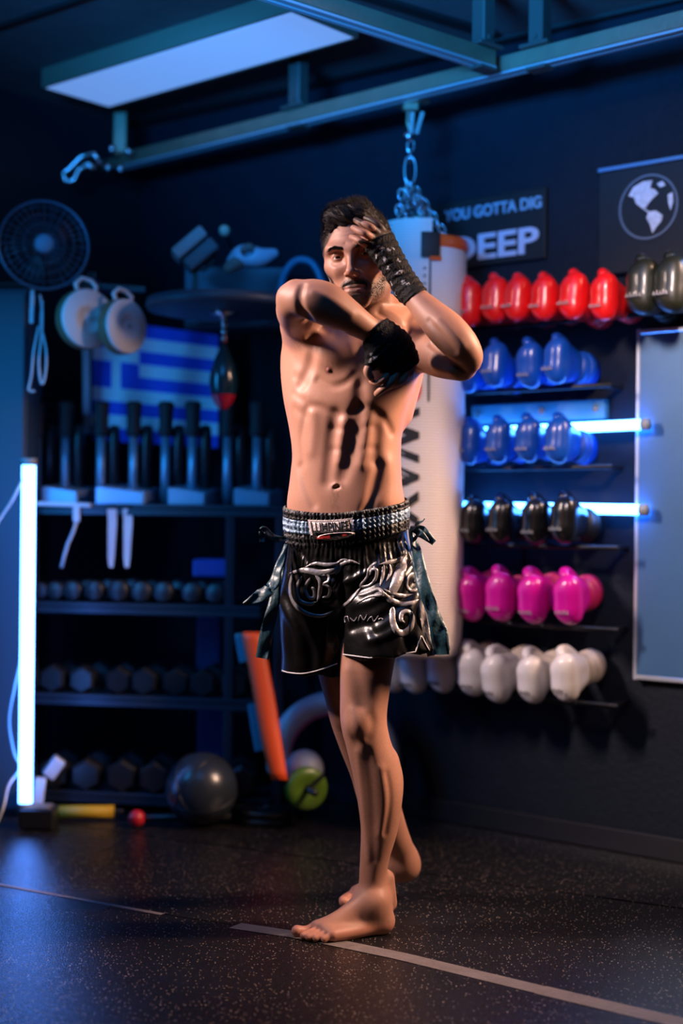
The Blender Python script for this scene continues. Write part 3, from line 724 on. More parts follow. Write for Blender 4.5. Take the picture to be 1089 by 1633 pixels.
def applique(b, pts, width, lift=.0016):
    """raised satin band lying on the shorts along pts (width in metres)"""
    P = catmull(np.array([(*p, 0) for p in pts], float), 6)[:, :2]; W_ = width if hasattr(width, '__len__') else [width] * len(pts)
    wv = np.interp(np.linspace(0, 1, len(P)), np.linspace(0, 1, len(W_)), W_); rows = []
    R3 = [on_shorts(*p) for p in P]; R3 = [(q, n, w_) for (q, n), w_ in zip(R3, wv) if q is not None]
    if len(R3) < 3: return
    for i, (q, n, w_) in enumerate(R3):
        t = R3[min(i + 1, len(R3) - 1)][0] - R3[max(i - 1, 0)][0]; t /= np.linalg.norm(t) + 1e-9
        s_ = np.cross(t, n); s_ /= np.linalg.norm(s_) + 1e-9; row = []
        e = min(1, (i + .4) / 2, (len(R3) - i - .6) / 2)
        for f, up in ((-1, -.0012), (-.93, .0006), (0, .0008), (.93, .0006), (1, -.0012)):
            c = q + s_ * f * w_ * .66 * e; cc, nn, _, _2 = BS.find_nearest(Vector(c)); row.append(np.array(cc) + np.array(nn) * (up + lift))
        rows.append(row)
    b.grid(rows)
z2 = lambda *p: apx(p, 2.866, 380, 760)
b = MB()
for pts, wd in ((z2((250, 440), (238, 500), (245, 560), (275, 602), (325, 630), (385, 636), (435, 612)), (.006, .008, .009, .009, .008, .006, .002)),
                (z2((292, 455), (268, 510), (280, 565), (325, 583), (358, 572)), (.006, .007, .008, .007, .003)), (z2((330, 462), (306, 510), (322, 552), (345, 552), (348, 520), (335, 505)), .0065),
                (z2((352, 452), (374, 480), (372, 530), (360, 572)), (.004, .008, .008, .003)), (z2((380, 452), (412, 450), (412, 478), (392, 492), (418, 508), (412, 545), (384, 552)), .0055),
                (z2((236, 442), (300, 428), (372, 440), (436, 430), (472, 402), (512, 388), (556, 400)), (.004, .010, .013, .010, .007, .007, .001)), (z2((300, 418), (350, 398), (400, 404), (450, 398), (480, 380), (530, 392)), (.001, .006, .008, .006, .005, .001)),
                (z2((470, 400), (462, 425), (440, 445)), .006),
                (z2((630, 392), (600, 420), (588, 460), (560, 500), (598, 498), (626, 470), (632, 430), (612, 425), (600, 450)), .0055), (z2((560, 508), (530, 545), (495, 580), (462, 602)), (.003, .009, .008, .001)),
                (z2((545, 545), (600, 530), (640, 515), (660, 540), (600, 548), (540, 580)), (.003, .008, .006, .006, .006, .001)),
                (z2((645, 402), (690, 392), (735, 378), (757, 362)), (.002, .008, .007, .001)), (z2((664, 400), (660, 450), (648, 500)), (.006, .007, .002)), (z2((690, 400), (694, 440), (676, 480)), (.005, .007, .001)),
                (z2((768, 352), (748, 410), (730, 465), (708, 520), (700, 560)), (.002, .018, .022, .016, .004)), (z2((806, 440), (776, 458), (768, 496), (790, 522), (818, 510), (822, 470), (800, 480)), .0065),
                (z2((655, 522), (690, 560), (740, 582), (790, 580), (822, 562)), (.003, .011, .010, .009, .003)), (z2((668, 515), (700, 535), (750, 545), (800, 540)), (.001, .008, .008, .001)),
                (z2((706, 596), (704, 650), (720, 700), (752, 716), (786, 690), (794, 645), (776, 618), (748, 625), (744, 655), (760, 668)), (.010, .011, .012, .012, .012, .011, .009, .008, .007, .002)),
                (z2((786, 400), (800, 360), (782, 330)), (.001, .006, .001))):
    applique(b, pts, wd)
b.build('applique', M_silver, shorts, True)
b = MB()
for pts in (z2((490, 668), (488, 645), (500, 640), (508, 662)), z2((512, 645), (530, 660), (545, 640)), z2((550, 660), (560, 635), (575, 655), (590, 630)), z2((590, 660), (610, 640), (622, 662), (640, 635)), z2((640, 655), (652, 648), (662, 655))):
    applique(b, pts, .0022)
lt = b.build('signature', M_silver, shorts, True); lt['label'] = 'small silver handwritten line'
def piping(name, pts, r=.0017):
    P = catmull(np.array([(*p, 0) for p in pts], float), 8)[:, :2]; q = [on_shorts(*p, .0008)[0] for p in P]; q = [x for x in q if x is not None]
    # keep the run continuous in depth
    q = [x for i, x in enumerate(q) if i == 0 or np.linalg.norm(x - q[i - 1]) < .05]
    return MB().tube(q, r, 6).build(name, M_pipe, shorts, True) if len(q) > 2 else print('piping missed', pts[0])
for pts in (((545, 1043), (580, 1048), (620, 1052), (655, 1054), (664, 1034), (671, 1014)), ((672, 1014), (680, 1030), (690, 1046)), ((444, 1000), (442, 1040), (445, 1066), (474, 1074), (500, 1071), (538, 1058)), ((446, 905), (443, 950), (445, 1000))):
    piping('piping', pts)
# ---- gathered waistband
def section(z, th, g):
    f = lambda v: float(smooth_interp(np.array([z]), v)[0]); L, R, yc, bb = f(txl), f(txr), f(tyc), f(tb)
    a = (R - L) / 2 + g; bb += g; c, s = math.cos(th), math.sin(th); k0 = (abs(c / a) ** 2.4 + abs(s / bb) ** 2.4) ** (-1 / 2.4)
    u, v = c * k0, s * k0; y = math.radians(14); return np.array([(L + R) / 2 + u * math.cos(y) + v * math.sin(y), yc - u * math.sin(y) + v * math.cos(y), z])
zw = W(455, 800, 3.46).z
def band_pt(th, v, g):
    front = -math.sin(th); right = math.cos(th); z = zw - .026 * front + .006 * right - v * (.082 - .012 * right)
    return section(z, th, g)
def band(name, v0, v1, mt, base, rows, lab=None):
    N = 720; G = []
    for i in range(rows + 1):
        v = v0 + (v1 - v0) * i / rows; row = []
        for k in range(N + 1):
            th = 2 * math.pi * k / N; rp = math.sin(th * 74 + 1.3 * math.sin(th * 9) + .9 * math.sin(v * 40)) * .0021 * (1 + .5 * math.sin(th * 31)) - .0016 * abs(math.cos(v * math.pi * 6)) ** 3
            row.append(band_pt(th, v, base + rp + (.0008 if 0 < i < rows else -.002)))
        G.append(row)
    o = MB().grid(G).build(name, mt, shorts, True)
    if lab: o['label'] = lab
    return o
M_el_b = mat('black_elastic', (.010, .009, .010), rough=.42, bump=.4, bscale=200, spec=.5); M_el_s = mat('silver_blue_elastic', (.20, .28, .38), rough=.34, metal=.35, bump=.5, bscale=160)
band('waistband', 0, .26, M_el_b, .0085, 8, 'black gathered elastic edge'); band('waistband', .26, .62, M_el_s, .0095, 12, 'silvery blue gathered elastic'); band('waistband', .62, 1.02, M_el_b, .0095, 10, 'black gathered elastic edge')
# ---- patch with the lettering
def on_band(px, py, lift):
    # search the band parameters nearest the pixel ray
    d = ray(px, py).normalized(); th = -math.pi / 2; 
    best = None
    for t in np.linspace(-math.pi * .85, -math.pi * .15, 120):
        for v in np.linspace(0, 1.1, 23):
            p = band_pt(t, v, .0095 + lift); dd = np.linalg.norm(np.cross(p - np.array(CAM), d))
            if best is None or dd < best[0]: best = (dd, p, t, v)
    return best
tl = on_band(493, 829, 0); tr = on_band(561, 827, 0); bl = on_band(501, 863, 0); br = on_band(565, 858, 0)
def patch_pt(u, v, lift):
    t = (tl[2] * (1 - u) + tr[2] * u) * (1 - v) + (bl[2] * (1 - u) + br[2] * u) * v; w_ = (tl[3] * (1 - u) + tr[3] * u) * (1 - v) + (bl[3] * (1 - u) + br[3] * u) * v
    return band_pt(t, w_, .0095 + lift)
M_pw = mat('patch_thread', (.62, .52, .50), rough=.6, bump=.4, bscale=300); M_pr = mat('red_thread', (.55, .02, .015), rough=.6)
def patch_sheet(b, u0, u1, v0, v1, lift, nu=20, nv=8): b.grid([[patch_pt(u0 + (u1 - u0) * j / nu, v0 + (v1 - v0) * i / nv, lift * (0 if (i in (0, nv) or j in (0, nu)) else 1) + (0 if lift < .0045 else .003) ) for j in range(nu + 1)] for i in range(nv + 1)])
b = MB(); patch_sheet(b, 0, 1, 0, 1, .0040); patch = b.build('patch', M_el_b, shorts, True)
b = MB()
for a in ((0, 1, 0, .07), (0, .05, 0, .7), (.95, 1, 0, .7)):
    b.grid([[patch_pt(a[0] + (a[1] - a[0]) * j / 20, a[2] + (a[3] - a[2]) * i / 4, .0050) for j in range(21)] for i in range(5)])
for k in range(30):
    pass
def patch_text(s, u0, u1, v0, v1, lift, mt, name, stretch=1):
    me = text_mesh(s, 1.0, .0, .02); n = len(me.vertices); v = np.empty(n * 3, np.float32); me.vertices.foreach_get('co', v); v = v.reshape(-1, 3)
    lo, hi = v.min(0), v.max(0); out = [patch_pt(u0 + (u1 - u0) * (p[0] - lo[0]) / (hi[0] - lo[0]), v1 - (v1 - v0) * (p[1] - lo[1]) / (hi[1] - lo[1]), lift) for p in v]
    me.vertices.foreach_set('co', np.array(out, np.float32).ravel()); o = link(name, me, mt, patch); return o
b.build('frame', M_pw, patch, True)
b = MB(); patch_sheet(b, .06, .94, .09, .60, .0046); b.build('text_field', M_pw, patch, True)
patch_text('LUMPINEE', .08, .92, .12, .58, .0082, M_el_b, 'lettering')
ov = [[patch_pt(.58 + .44 * r * math.cos(a), .80 + .17 * r * math.sin(a), .0050 + (.003 if r < 1 else 0)) for a in np.linspace(0, 2 * math.pi, 33)] for r in (1, .86)]
MB().grid(ov).build('oval_rim', M_pw, patch, True)
patch_text('LUMPINEE', .14, .46, .74, .88, .0085, M_pr, 'lettering'); patch_text('MMA', .74, .84, .74, .86, .0085, M_pr, 'lettering')
# ---- satin ribbons tied at both hips
def ribbon(pts, widths, side, name='ribbon', mt=None, thick=.0012):
    P = catmull(np.array([H(*p) for p in pts]), 7); wv = np.interp(np.linspace(0, 1, len(P)), np.linspace(0, 1, len(widths)), widths); sd = catmull(np.array(side, float), 7) if len(side) > 2 else None
    sv_ = np.array([np.interp(np.linspace(0, 1, len(P)), np.linspace(0, 1, len(side)), np.array(side)[:, q]) for q in range(3)]).T
    rows = []
    for i, p in enumerate(P):
        t = P[min(i + 1, len(P) - 1)] - P[max(i - 1, 0)]; t /= np.linalg.norm(t); s_ = sv_[i] - t * (sv_[i] @ t); s_ /= np.linalg.norm(s_); n = np.cross(t, s_)
        rip = .0025 * math.sin(i * .9)
        rows.append([p + s_ * f * wv[i] * .5 + n * (rip * (1 - f * f) + .002 * math.sin(i * .6 + f * 3)) for f in (-1, -.6, -.2, .2, .6, 1)])
    back = [[q + np.cross(rows[min(i + 1, len(rows) - 1)][0] - rows[max(i - 1, 0)][0], r[-1] - r[0]) * 0 + np.array([0, thick, 0]) for q in r] for i, r in enumerate(rows)]
    b = MB(); b.grid([r + bk[::-1] + [r[0]] for r, bk in zip(rows, back)])
    bmesh.ops.remove_doubles(b.bm, verts=b.bm.verts[:], dist=1e-6)
    o = b.build(name, mt or M_teal, shorts, True); return o
X_, Z_, Y_ = (1, 0, 0), (0, 0, 1), (0, 1, 0)
ribbon([(654, 842, 3.41), (664, 880, 3.37), (674, 930, 3.34), (690, 975, 3.325), (700, 1010, 3.32), (704, 1044, 3.325)], (.010, .026, .034, .030, .042, .038), [(.8, .5, 0), (1, -.4, 0), (1, .2, .2), (1, -.5, 0)])
ribbon([(656, 850, 3.42), (670, 900, 3.40), (672, 960, 3.355), (680, 1010, 3.34), (688, 1046, 3.34)], (.010, .020, .022, .020, .022), [(.6, .8, 0), (.7, -.7, 0), (1, .4, 0), (.8, -.6, 0)], mt=M_silver)
ribbon([(654, 848, 3.40), (664, 838, 3.385), (677, 827, 3.37)], (.022, .018, .001), [(.4, .3, .8), (.3, .2, .9)], 'bow_loop')
ribbon([(654, 842, 3.40), (672, 848, 3.38), (692, 866, 3.37)], (.012, .030, .014), [(0, .3, 1), (.3, -.2, 1)], 'bow_loop')
ribbon([(660, 862, 3.39), (668, 850, 3.375), (684, 862, 3.365)], (.008, .022, .001), [(0, .3, 1), (.3, -.2, 1)], 'bow_loop')
ribbon([(457, 868, 3.43), (446, 900, 3.40), (436, 930, 3.385), (416, 950, 3.38), (388, 963, 3.38)], (.010, .020, .032, .036, .008), [(.8, .4, .3), (.9, -.3, .3), (.5, .3, .9), (.2, 0, 1)])
ribbon([(456, 872, 3.44), (444, 920, 3.41), (436, 965, 3.40), (426, 1005, 3.395), (418, 1050, 3.395)], (.008, .022, .028, .032, .032), [(.8, .5, 0), (1, -.4, 0), (1, .3, 0), (1, -.2, .1)])
ribbon([(457, 860, 3.42), (438, 858, 3.41), (420, 846, 3.40), (418, 864, 3.395)], (.010, .018, .022, .012), [(.2, .5, .9), (.3, .2, .9)], 'bow_loop')
# ---------------------------------------------------------------- hand wraps
M_wrap = mat('wrap_cloth', (.01, .01, .01), rough=.72, bump=.5, bscale=220, spec=.25, attr='Col')
def wrap(kind, lo, hi, extra, planes, marks, axis_dir):
    F = Field(*[np.arange(a, b_, .0021) for a, b_ in zip(lo, hi)])
    (hand_left if kind == 'l' else hand_right)(F, .0034, False)
    F.chain(*HC(extra), k=.015)
    X, Y, Z = F.x[:, None, None], F.y[None, :, None], F.z[None, None, :]
    ph = X * axis_dir[0] + Y * axis_dir[1] + Z * axis_dir[2]
    F.F += (.0010 * np.sin(ph * 2 * math.pi / .017 + 1.2 * np.sin(X * 60))).astype(np.float32) + (.0006 * np.sin(ph * 500 + Y * 300)).astype(np.float32)
    for p, n in planes:
        n = np.array(n) / np.linalg.norm(n); F.F = np.maximum(F.F, ((X - p[0]) * n[0] + (Y - p[1]) * n[1] + (Z - p[2]) * n[2]).astype(np.float32))
    me = F.mesh('hand_wrap'); n = len(me.vertices); v = np.empty(n * 3, np.float32); me.vertices.foreach_get('co', v); v = v.reshape(-1, 3)
    col = np.tile([.0035, .003, .0035], (n, 1)); m_ = np.zeros(n)
    for px, py, ang in marks:
        q = F.hit(px, py)
        if q is None: continue
        for o1, l in ((-.0030, .0038), (0, .0030), (.0034, .0038)):
            a = np.array([math.cos(ang), 0, math.sin(ang)]); c_ = np.array([-math.sin(ang), 0, math.cos(ang)]); m_ = np.maximum(m_, sp(seg(v, q + c_ * o1 - a * l, q + c_ * o1 + a * l), .0017, .0007))
    col = col * (1 - m_[:, None] * .8) + .8 * m_[:, None] * np.array([.60, .56, .55]); paint(me, 'Col', col)
    o = adopt(link('hand_wrap', me, M_wrap), person); return o
def dirv(a, b): d = H(*b) - H(*a); return d / np.linalg.norm(d)
c0 = H(602, 385, 3.29); d0 = dirv((655, 465, 3.28), (602, 383, 3.29)); c1 = H(664, 474, 3.27)
wrap('l', c0 - [.03, .08, .16], c0 + [.13, .08, .05], [(651, 461, 3.285, .0285), (664, 476, 3.265, .0315)], [(c0 + d0 * .001, d0), (c1, -d0)],
     [(609, 396, .9), (600, 408, .9), (618, 428, .7), (627, 396, 1.0), (613, 413, .9), (636, 416, 1.1), (640, 432, .8), (634, 437, .8), (643, 450, .5), (624, 452, .8), (630, 470, .9), (650, 452, .4), (620, 398, 1.0)], d0)
e0 = H(645, 590, 3.23); f0 = dirv((600, 530, 3.22), (648, 588, 3.23)); e1 = H(596, 524, 3.215)
wrap('r', e0 - [.12, .08, .05], e0 + [.06, .08, .16], [(598, 527, 3.215, .032), (612, 540, 3.22, .034), (600, 545, 3.215, .028)], [(H(640, 596, 3.23), np.array([.25, 0, -1])), (e1, -f0)], [(592, 566, 0), (598, 572, .1), (590, 575, .2)], f0)
# ================================================================ the room
def struct(o, label=None):
    o['kind'] = 'structure'
    if label: o['label'] = label
    return o
M_rubber = bpy.data.materials.new('rubber_mat'); M_rubber.use_nodes = True
nt = M_rubber.node_tree; bs = nt.nodes['Principled BSDF']; tc = nt.nodes.new('ShaderNodeTexCoord')
def nd(t, **k):
    n = nt.nodes.new(t)
    for a, b_ in k.items():
        if isinstance(a, str) and a in n.inputs: n.inputs[a].default_value = b_
        else: setattr(n, a, b_)
    return n
vo = nd('ShaderNodeTexVoronoi'); vo.inputs['Scale'].default_value = 150; nt.links.new(tc.outputs['Object'], vo.inputs['Vector'])
wn = nd('ShaderNodeTexWhiteNoise'); nt.links.new(vo.outputs['Position'], wn.inputs['Vector'])
g1 = nd('ShaderNodeMath', operation='LESS_THAN'); g1.inputs[1].default_value = .22; nt.links.new(vo.outputs['Distance'], g1.inputs[0])
g2 = nd('ShaderNodeMath', operation='GREATER_THAN'); g2.inputs[1].default_value = .66; nt.links.new(wn.outputs['Value'], g2.inputs[0])
g3 = nd('ShaderNodeMath', operation='MULTIPLY'); nt.links.new(g1.outputs[0], g3.inputs[0]); nt.links.new(g2.outputs[0], g3.inputs[1])
mx = nd('ShaderNodeMix', data_type='RGBA'); mx.inputs[6].default_value = (.0085, .0075, .008, 1); mx.inputs[7].default_value = (.34, .26, .20, 1)
nt.links.new(g3.outputs[0], mx.inputs[0]); nt.links.new(mx.outputs[2], bs.inputs['Base Color'])
no = nd('ShaderNodeTexNoise'); no.inputs['Scale'].default_value = 2.2; no.inputs['Detail'].default_value = 6; nt.links.new(tc.outputs['Object'], no.inputs['Vector'])
mr = nd('ShaderNodeMapRange'); mr.inputs['From Min'].default_value = .3; mr.inputs['From Max'].default_value = .7; mr.inputs['To Min'].default_value = .17; mr.inputs['To Max'].default_value = .30
nt.links.new(no.outputs['Fac'], mr.inputs['Value']); nt.links.new(mr.outputs['Result'], bs.inputs['Roughness'])
n2 = nd('ShaderNodeTexNoise'); n2.inputs['Scale'].default_value = 260; n2.inputs['Detail'].default_value = 3; nt.links.new(tc.outputs['Object'], n2.inputs['Vector'])
bp = nd('ShaderNodeBump'); bp.inputs['Strength'].default_value = .32; bp.inputs['Distance'].default_value = .004; nt.links.new(n2.outputs['Fac'], bp.inputs['Height']); nt.links.new(bp.outputs['Normal'], bs.inputs['Normal'])

M_wall = mat('dark_wall_paint', (.0062, .0095, .017), rough=.75, bump=.35, bscale=55, mottled=.25, spec=.2)
M_wall_l = mat('dark_left_wall', (.008, .010, .016), rough=.6, bump=.2, bscale=40)
M_ceil = mat('ceiling_paint', (.085, .085, .09), rough=.65, bump=.25, bscale=30, mottled=.25)
M_black = mat('black_trim', (.006, .006, .007), rough=.6)
M_steel = mat('warm_tinted_steel', (.33, .24, .16), rough=.42, metal=.65, bump=.15, bscale=60, mottled=.2)  # grey steel, the warm light on the rail sides put into its brown
M_conc = mat('subfloor', (.02, .02, .02), rough=.9)
CORNER = WP + WD * -1.60; H_C = 2.57
# walls
def wall_box(a, b, n, name, mt, h=H_C, th=.1):
    mb = MB(); a = Vector(a); b = Vector(b); n = Vector(n)
    o = [(a, 0), (b, 0), (b - n * th, 0), (a - n * th, 0)]
    lo = [mb.bm.verts.new((p.x, p.y, -.02)) for p, _ in o]; hi = [mb.bm.verts.new((p.x, p.y, h)) for p, _ in o]
    mb.bm.faces.new(lo); mb.bm.faces.new(hi[::-1])
    for k in range(4): mb.bm.faces.new((lo[k], lo[(k + 1) % 4], hi[(k + 1) % 4], hi[k]))
    return struct(mb.build(name, mt))
R_END = WP + WD * 2.3; L_END = CORNER + WN * 3.4
struct(wall_box(CORNER - WD * .1, R_END, WN, 'wall_right', M_wall), 'dark wall behind the glove racks')
struct(wall_box(CORNER, L_END, WD, 'wall_left', M_wall_l), 'dark wall behind the flag and shelf rack')
# skirting along the glove wall
mb = MB(); mb.bar(CORNER + WN * .012 + Vector((0, 0, .035)), R_END + WN * .012 + Vector((0, 0, .035)), .02, .07, bev=.004); struct(mb.build('baseboard_right', mat('skirting', (.008, .008, .012), rough=.4)))
# ceiling
mb = MB(); mb.box((0, 3.0, H_C + .04), (7.4, 7.6, .08)); struct(mb.build('ceiling', M_ceil))
def ceil_line(p, q, name, w_=.035, h_=.012, ext=(0, 0)):
    a = on_z(*p, H_C); b = on_z(*q, H_C); d = (b - a); a = a - d * ext[0]; b = b + d * ext[1]
    mb = MB(); mb.bar(a - Vector((0, 0, h_ / 2)), b - Vector((0, 0, h_ / 2)), w_, h_); return struct(mb.build(name, M_black))
ceil_line((150, 208), (1069, 2), 'trim_1', .05, ext=(0, .4)); ceil_line((787, 52), (615, 0), 'trim_2', .045, ext=(0, 1.6)); ceil_line((0, 38), (113, 0), 'trim_3', .012, ext=(.6, 1.5))
# floor: base slab and rubber mats with seams
a1, b1 = on_z(0, 1411, 0), on_z(1089, 1632, 0); d1 = (b1 - a1).normalized()
a2, b2 = on_z(380, 1352, 0), on_z(1089, 1449, 0); d2 = (b2 - a2).normalized()
mb = MB(); mb.box((0, 3.0, -.035), (7.2, 7.4, .03)); floor = struct(mb.build('floor', M_conc), 'black rubber mats with fine pale specks, joined by taped seams')
def slab(pts, name='mat'):
    mb = MB(); mb.poly([(p.x, p.y) for p in pts], .018, Matrix.Translation((0, 0, -.018)))
    es = [e for e in mb.bm.edges if abs(e.verts[0].co.z) < 1e-5 and abs(e.verts[1].co.z) < 1e-5]
    bmesh.ops.bevel(mb.bm, geom=es, offset=.003, segments=2, affect='EDGES'); o = mb.build(name, M_rubber, floor); return o
nrm = Vector((-d1.y, d1.x, 0)); nrm = nrm if nrm.y > 0 else -nrm
nr2 = Vector((-d2.y, d2.x, 0)); nr2 = nr2 if nr2.y > 0 else -nr2
g = .0022
near_l, near_r = Vector((-3.2, -.2, 0)), Vector((3.2, -.2, 0))
def at_x(a, d, x): return a + d * ((x - a.x) / d.x)
SEAM = [on_z(x, y, 0) for x, y in ((0, 1410), (280, 1461), (480, 1491), (640, 1524), (885, 1583), (1089, 1631))]
SEAM = [at_x(SEAM[0], (SEAM[1] - SEAM[0]), -3.2)] + SEAM + [at_x(SEAM[-2], (SEAM[-1] - SEAM[-2]), 3.2)]
slab([p - nrm * g for p in SEAM] + [near_r, near_l])
slab([p + nrm * g for p in SEAM] + [at_x(a2, d2, 3.2) - nr2 * g, at_x(a2, d2, -3.2) - nr2 * g])
slab([at_x(a2, d2, -3.2) + nr2 * g, at_x(a2, d2, 3.2) + nr2 * g, Vector((3.2, 6.4, 0)), Vector((-3.2, 6.4, 0))])
M_tape = mat('grey_tape', (.16, .13, .12), rough=.42, bump=.3, bscale=80, mottled=.35)
def tape(u0, u1, w_, name, lab):
    n = 18; rows = []
    for i in range(n + 1):
        x = u0 + (u1 - u0) * i / n; k = max(j for j in range(len(SEAM) - 1) if SEAM[j].x <= x); f = (x - SEAM[k].x) / (SEAM[k + 1].x - SEAM[k].x)
        c = SEAM[k].lerp(SEAM[k + 1], f) + Vector((0, 0, .0012)) - nrm * .006; rows.append([c - nrm * w_ / 2, c - nrm * w_ * .1 + Vector((0, 0, .0006)), c + nrm * w_ / 2])
    o = MB().grid(rows).build(name, M_tape, floor); o['label'] = lab
tape(-1.4, SEAM[3].x - .35, .016, 'seam_tape', 'dark tape on the mat seam'); tape(SEAM[3].x - .16, SEAM[5].x - .02, .052, 'seam_tape', 'wide greyish tape on the mat seam'); tape(SEAM[5].x - .025, 1.9, .058, 'seam_tape', 'wide greyish tape on the mat seam')
# ---------------------------------------------------------------- light panel, hung steel rails
Mp = mat('panel_diffuser', (.80, .82, .86), rough=.5, emit=(.15, .30, .70), estr=.85)  # weak emission added in place of blue light reflected by the diffuser
cn = [on_z(*p, 2.50) for p in ((60, 142), (180, 172), (580, 62), (455, 20))]
lp = thing('ceiling_light', 'long rectangular light panel with an added dim pale blue glow under the ceiling', 'light', (cn[0].x, cn[0].y, 2.5))
ctr = sum(cn, Vector()) / 4; ex = (cn[3] - cn[0]).normalized(); ey = Vector((ex.y, -ex.x, 0)); LX = (cn[3] - cn[0]).length; LY = .30
Rm = Matrix((ex, Vector((-ex.y, ex.x, 0)), Vector((0, 0, 1)))).transposed()
mb = MB(); mb.box(ctr + Vector((0, 0, .006)), (LX - .02, LY - .02, .008), Rm); adopt(mb.build('diffuser', Mp), lp)
mb = MB()
for sx, sy, w_, l_ in ((0, 1, LX, .012), (0, -1, LX, .012), (1, 0, .012, LY), (-1, 0, .012, LY)):
    mb.box(ctr + ex * (sx * LX / 2) + Rm @ Vector((0, sy * LY / 2, 0)) + Vector((0, 0, .036)), (w_, l_, .068), Rm, .002)
adopt(mb.build('frame', mat('panel_frame', (.16, .13, .09), rough=.5)), lp)
def rail(name, lab, p, q, z, w_=.042, h_=.055, ext=(0, 0), roof=()):
    a = on_z(*p, z); b = on_z(*q, z); d = b - a; a2_ = a - d * ext[0]; b2_ = b + d * ext[1]; up = Vector((0, 0, 1)); t = thing(name, lab, 'rail', tuple(a))
    mb = MB(); mb.bar(a2_ + up * (h_ / 2 + .004), b2_ + up * (h_ / 2 + .004), w_, h_ - .008, bev=.003); adopt(mb.build('channel', M_steel), t)
    dn = d.normalized(); sd = dn.cross(up)
    mb = MB()
    for s in (-1, 1): mb.bar(a2_ + sd * s * (w_ / 2 - .006) + up * .003, b2_ + sd * s * (w_ / 2 - .006) + up * .003, .014, .007)
    adopt(mb.build('lip', mat('lit_rail_lip', (.60, .66, .72), rough=.3, metal=.6)), t)  # cyan light along the rail edge put into this paler, bluer colour
    for px in roof:
        u = (px - p[0]) / (q[0] - p[0]); c = a
        # point of the rail seen at picture column px
        r_ = ray(px, p[1] + (q[1] - p[1]) * u); c = CAM + r_ * ((z - CAMZ) / r_.z); dz = H_C - z - h_
        mb = MB(); mb.box(c + up * (h_ + dz / 2), (.05, .05, dz), Matrix((dn, sd, up)).transposed(), .004); mb.box(c + up * (h_ + .006), (.10, .075, .012), Matrix((dn, sd, up)).transposed(), .003)
        mb.box(c - up * .004, (.07, .05, .01), Matrix((dn, sd, up)).transposed(), .002); mb.tube([c + up * (h_ + .03) - sd * .03, c + up * (h_ + .03) + sd * .03], .009, 8)
        adopt(mb.build('hanger', mat('hanger', (.10, .09, .08), rough=.5, metal=.5)), t)
    return a, b
rA, rB = rail('ceiling_rail', 'long steel channel rail running under the ceiling and holding the punch bag', (192, 270), (1089, 52), 2.32, ext=(0, .35), roof=(475, 860))
rail('ceiling_rail', 'steel cross rail joining the long rail from the upper left', (783, 112), (432, 0), 2.325, ext=(0, 1.3), roof=(770,))
# pulley and hooks at the far end of the long rail
M_chrome = mat('chrome', (.60, .60, .62), rough=.22, metal=1.0)
pk = on_z(150, 255, 2.34)
t = thing('pulley_hook', 'small metal pulley with curved hook at the far end of the long rail', 'hook', tuple(rA))
mb = MB(); c = rA + Vector((0, 0, .03)); mb.bar(c, c + (rA - rB).normalized() * .10, .03, .035, bev=.004); mb.box(c + Vector((0, 0, .12)), (.05, .05, .20), None, .004); adopt(mb.build('bracket', M_steel), t)
p0 = H(172, 240, rA.y + .05); 
mb = MB(); mb.tube([H(160, 262, 5.25), H(150, 245, 5.25), H(128, 250, 5.25), H(112, 268, 5.25), H(100, 276, 5.25), H(104, 290, 5.25), H(118, 288, 5.25), H(124, 272, 5.25), H(140, 262, 5.25), H(152, 270, 5.25)], .010, 8); adopt(mb.build('hook', M_chrome, None, True), t)
for px, py in ((178, 238), (205, 242), (172, 268), (192, 270)):
    mb = MB(); bmesh.ops.create_uvsphere(mb.bm, u_segments=12, v_segments=8, radius=.016); bmesh.ops.translate(mb.bm, verts=mb.bm.verts[:], vec=H(px, py, 5.24)); adopt(mb.build('bolt', M_chrome, None, True), t)
# ---------------------------------------------------------------- punch bag
BY = 4.5; bc = W(670, 700, BY); BR = .139; zt = W(670, 388, BY).z; zb = W(670, 1046, BY).z
bag = thing('punch_bag', 'tall pale punch bag with orange rim hanging behind the man', 'punch bag', (bc.x, bc.y, zb))
M_bag = mat('bag_leather', (.74, .66, .62), rough=.46, spec=.45)
nt = M_bag.node_tree; tc = nd('ShaderNodeTexCoord'); wv = nd('ShaderNodeTexWave', bands_direction='Z'); wv.inputs['Scale'].default_value = 36; wv.inputs['Distortion'].default_value = 2.0; wv.inputs['Detail'].default_value = 1
nt.links.new(tc.outputs['Object'], wv.inputs['Vector']); bp = nd('ShaderNodeBump'); bp.inputs['Strength'].default_value = .35; bp.inputs['Distance'].default_value = .004; nt.links.new(wv.outputs['Fac'], bp.inputs['Height']); nt.links.new(bp.outputs['Normal'], nt.nodes['Principled BSDF'].inputs['Normal'])
hh = zt - zb
prof = [(0, 0), (BR * .80, 0), (BR * .93, .012), (BR * .99, .045), (BR * 1.005, .12)] + [(BR * (1 + .006 * math.sin(k * 1.1)), .12 + (hh - .16) * k / 14) for k in range(1, 14)] + [(BR, hh - .02), (BR * .99, hh - .006), (BR * .9, hh), (0, hh)]
MB().lathe(prof, 64).build('cover', M_bag, bag, True)
M_or = mat('orange_vinyl', (.80, .10, .012), rough=.4)
def cyl_pt(a, z, r): return Vector((r * math.sin(a), -r * math.cos(a), z))    # a=0 faces the camera, + to the right
def cyl_sheet(name, a0, a1_, z0, z1, r, mt, parent, slope=0, lab=None, nu=14, nv=4):
    o = MB().grid([[cyl_pt(a0 + (a1_ - a0) * j / nu, (z0 + (z1 - z0) * i / nv) + slope * (j / nu), r - (.004 if (i in (0, nv) or j in (0, nu)) else 0)) for j in range(nu + 1)] for i in range(nv + 1)]).build(name, mt, parent, True)
    if lab: o['label'] = lab
    return o
px2a = lambda px: math.asin(max(-1, min(1, (px - 670) / 70.5)))
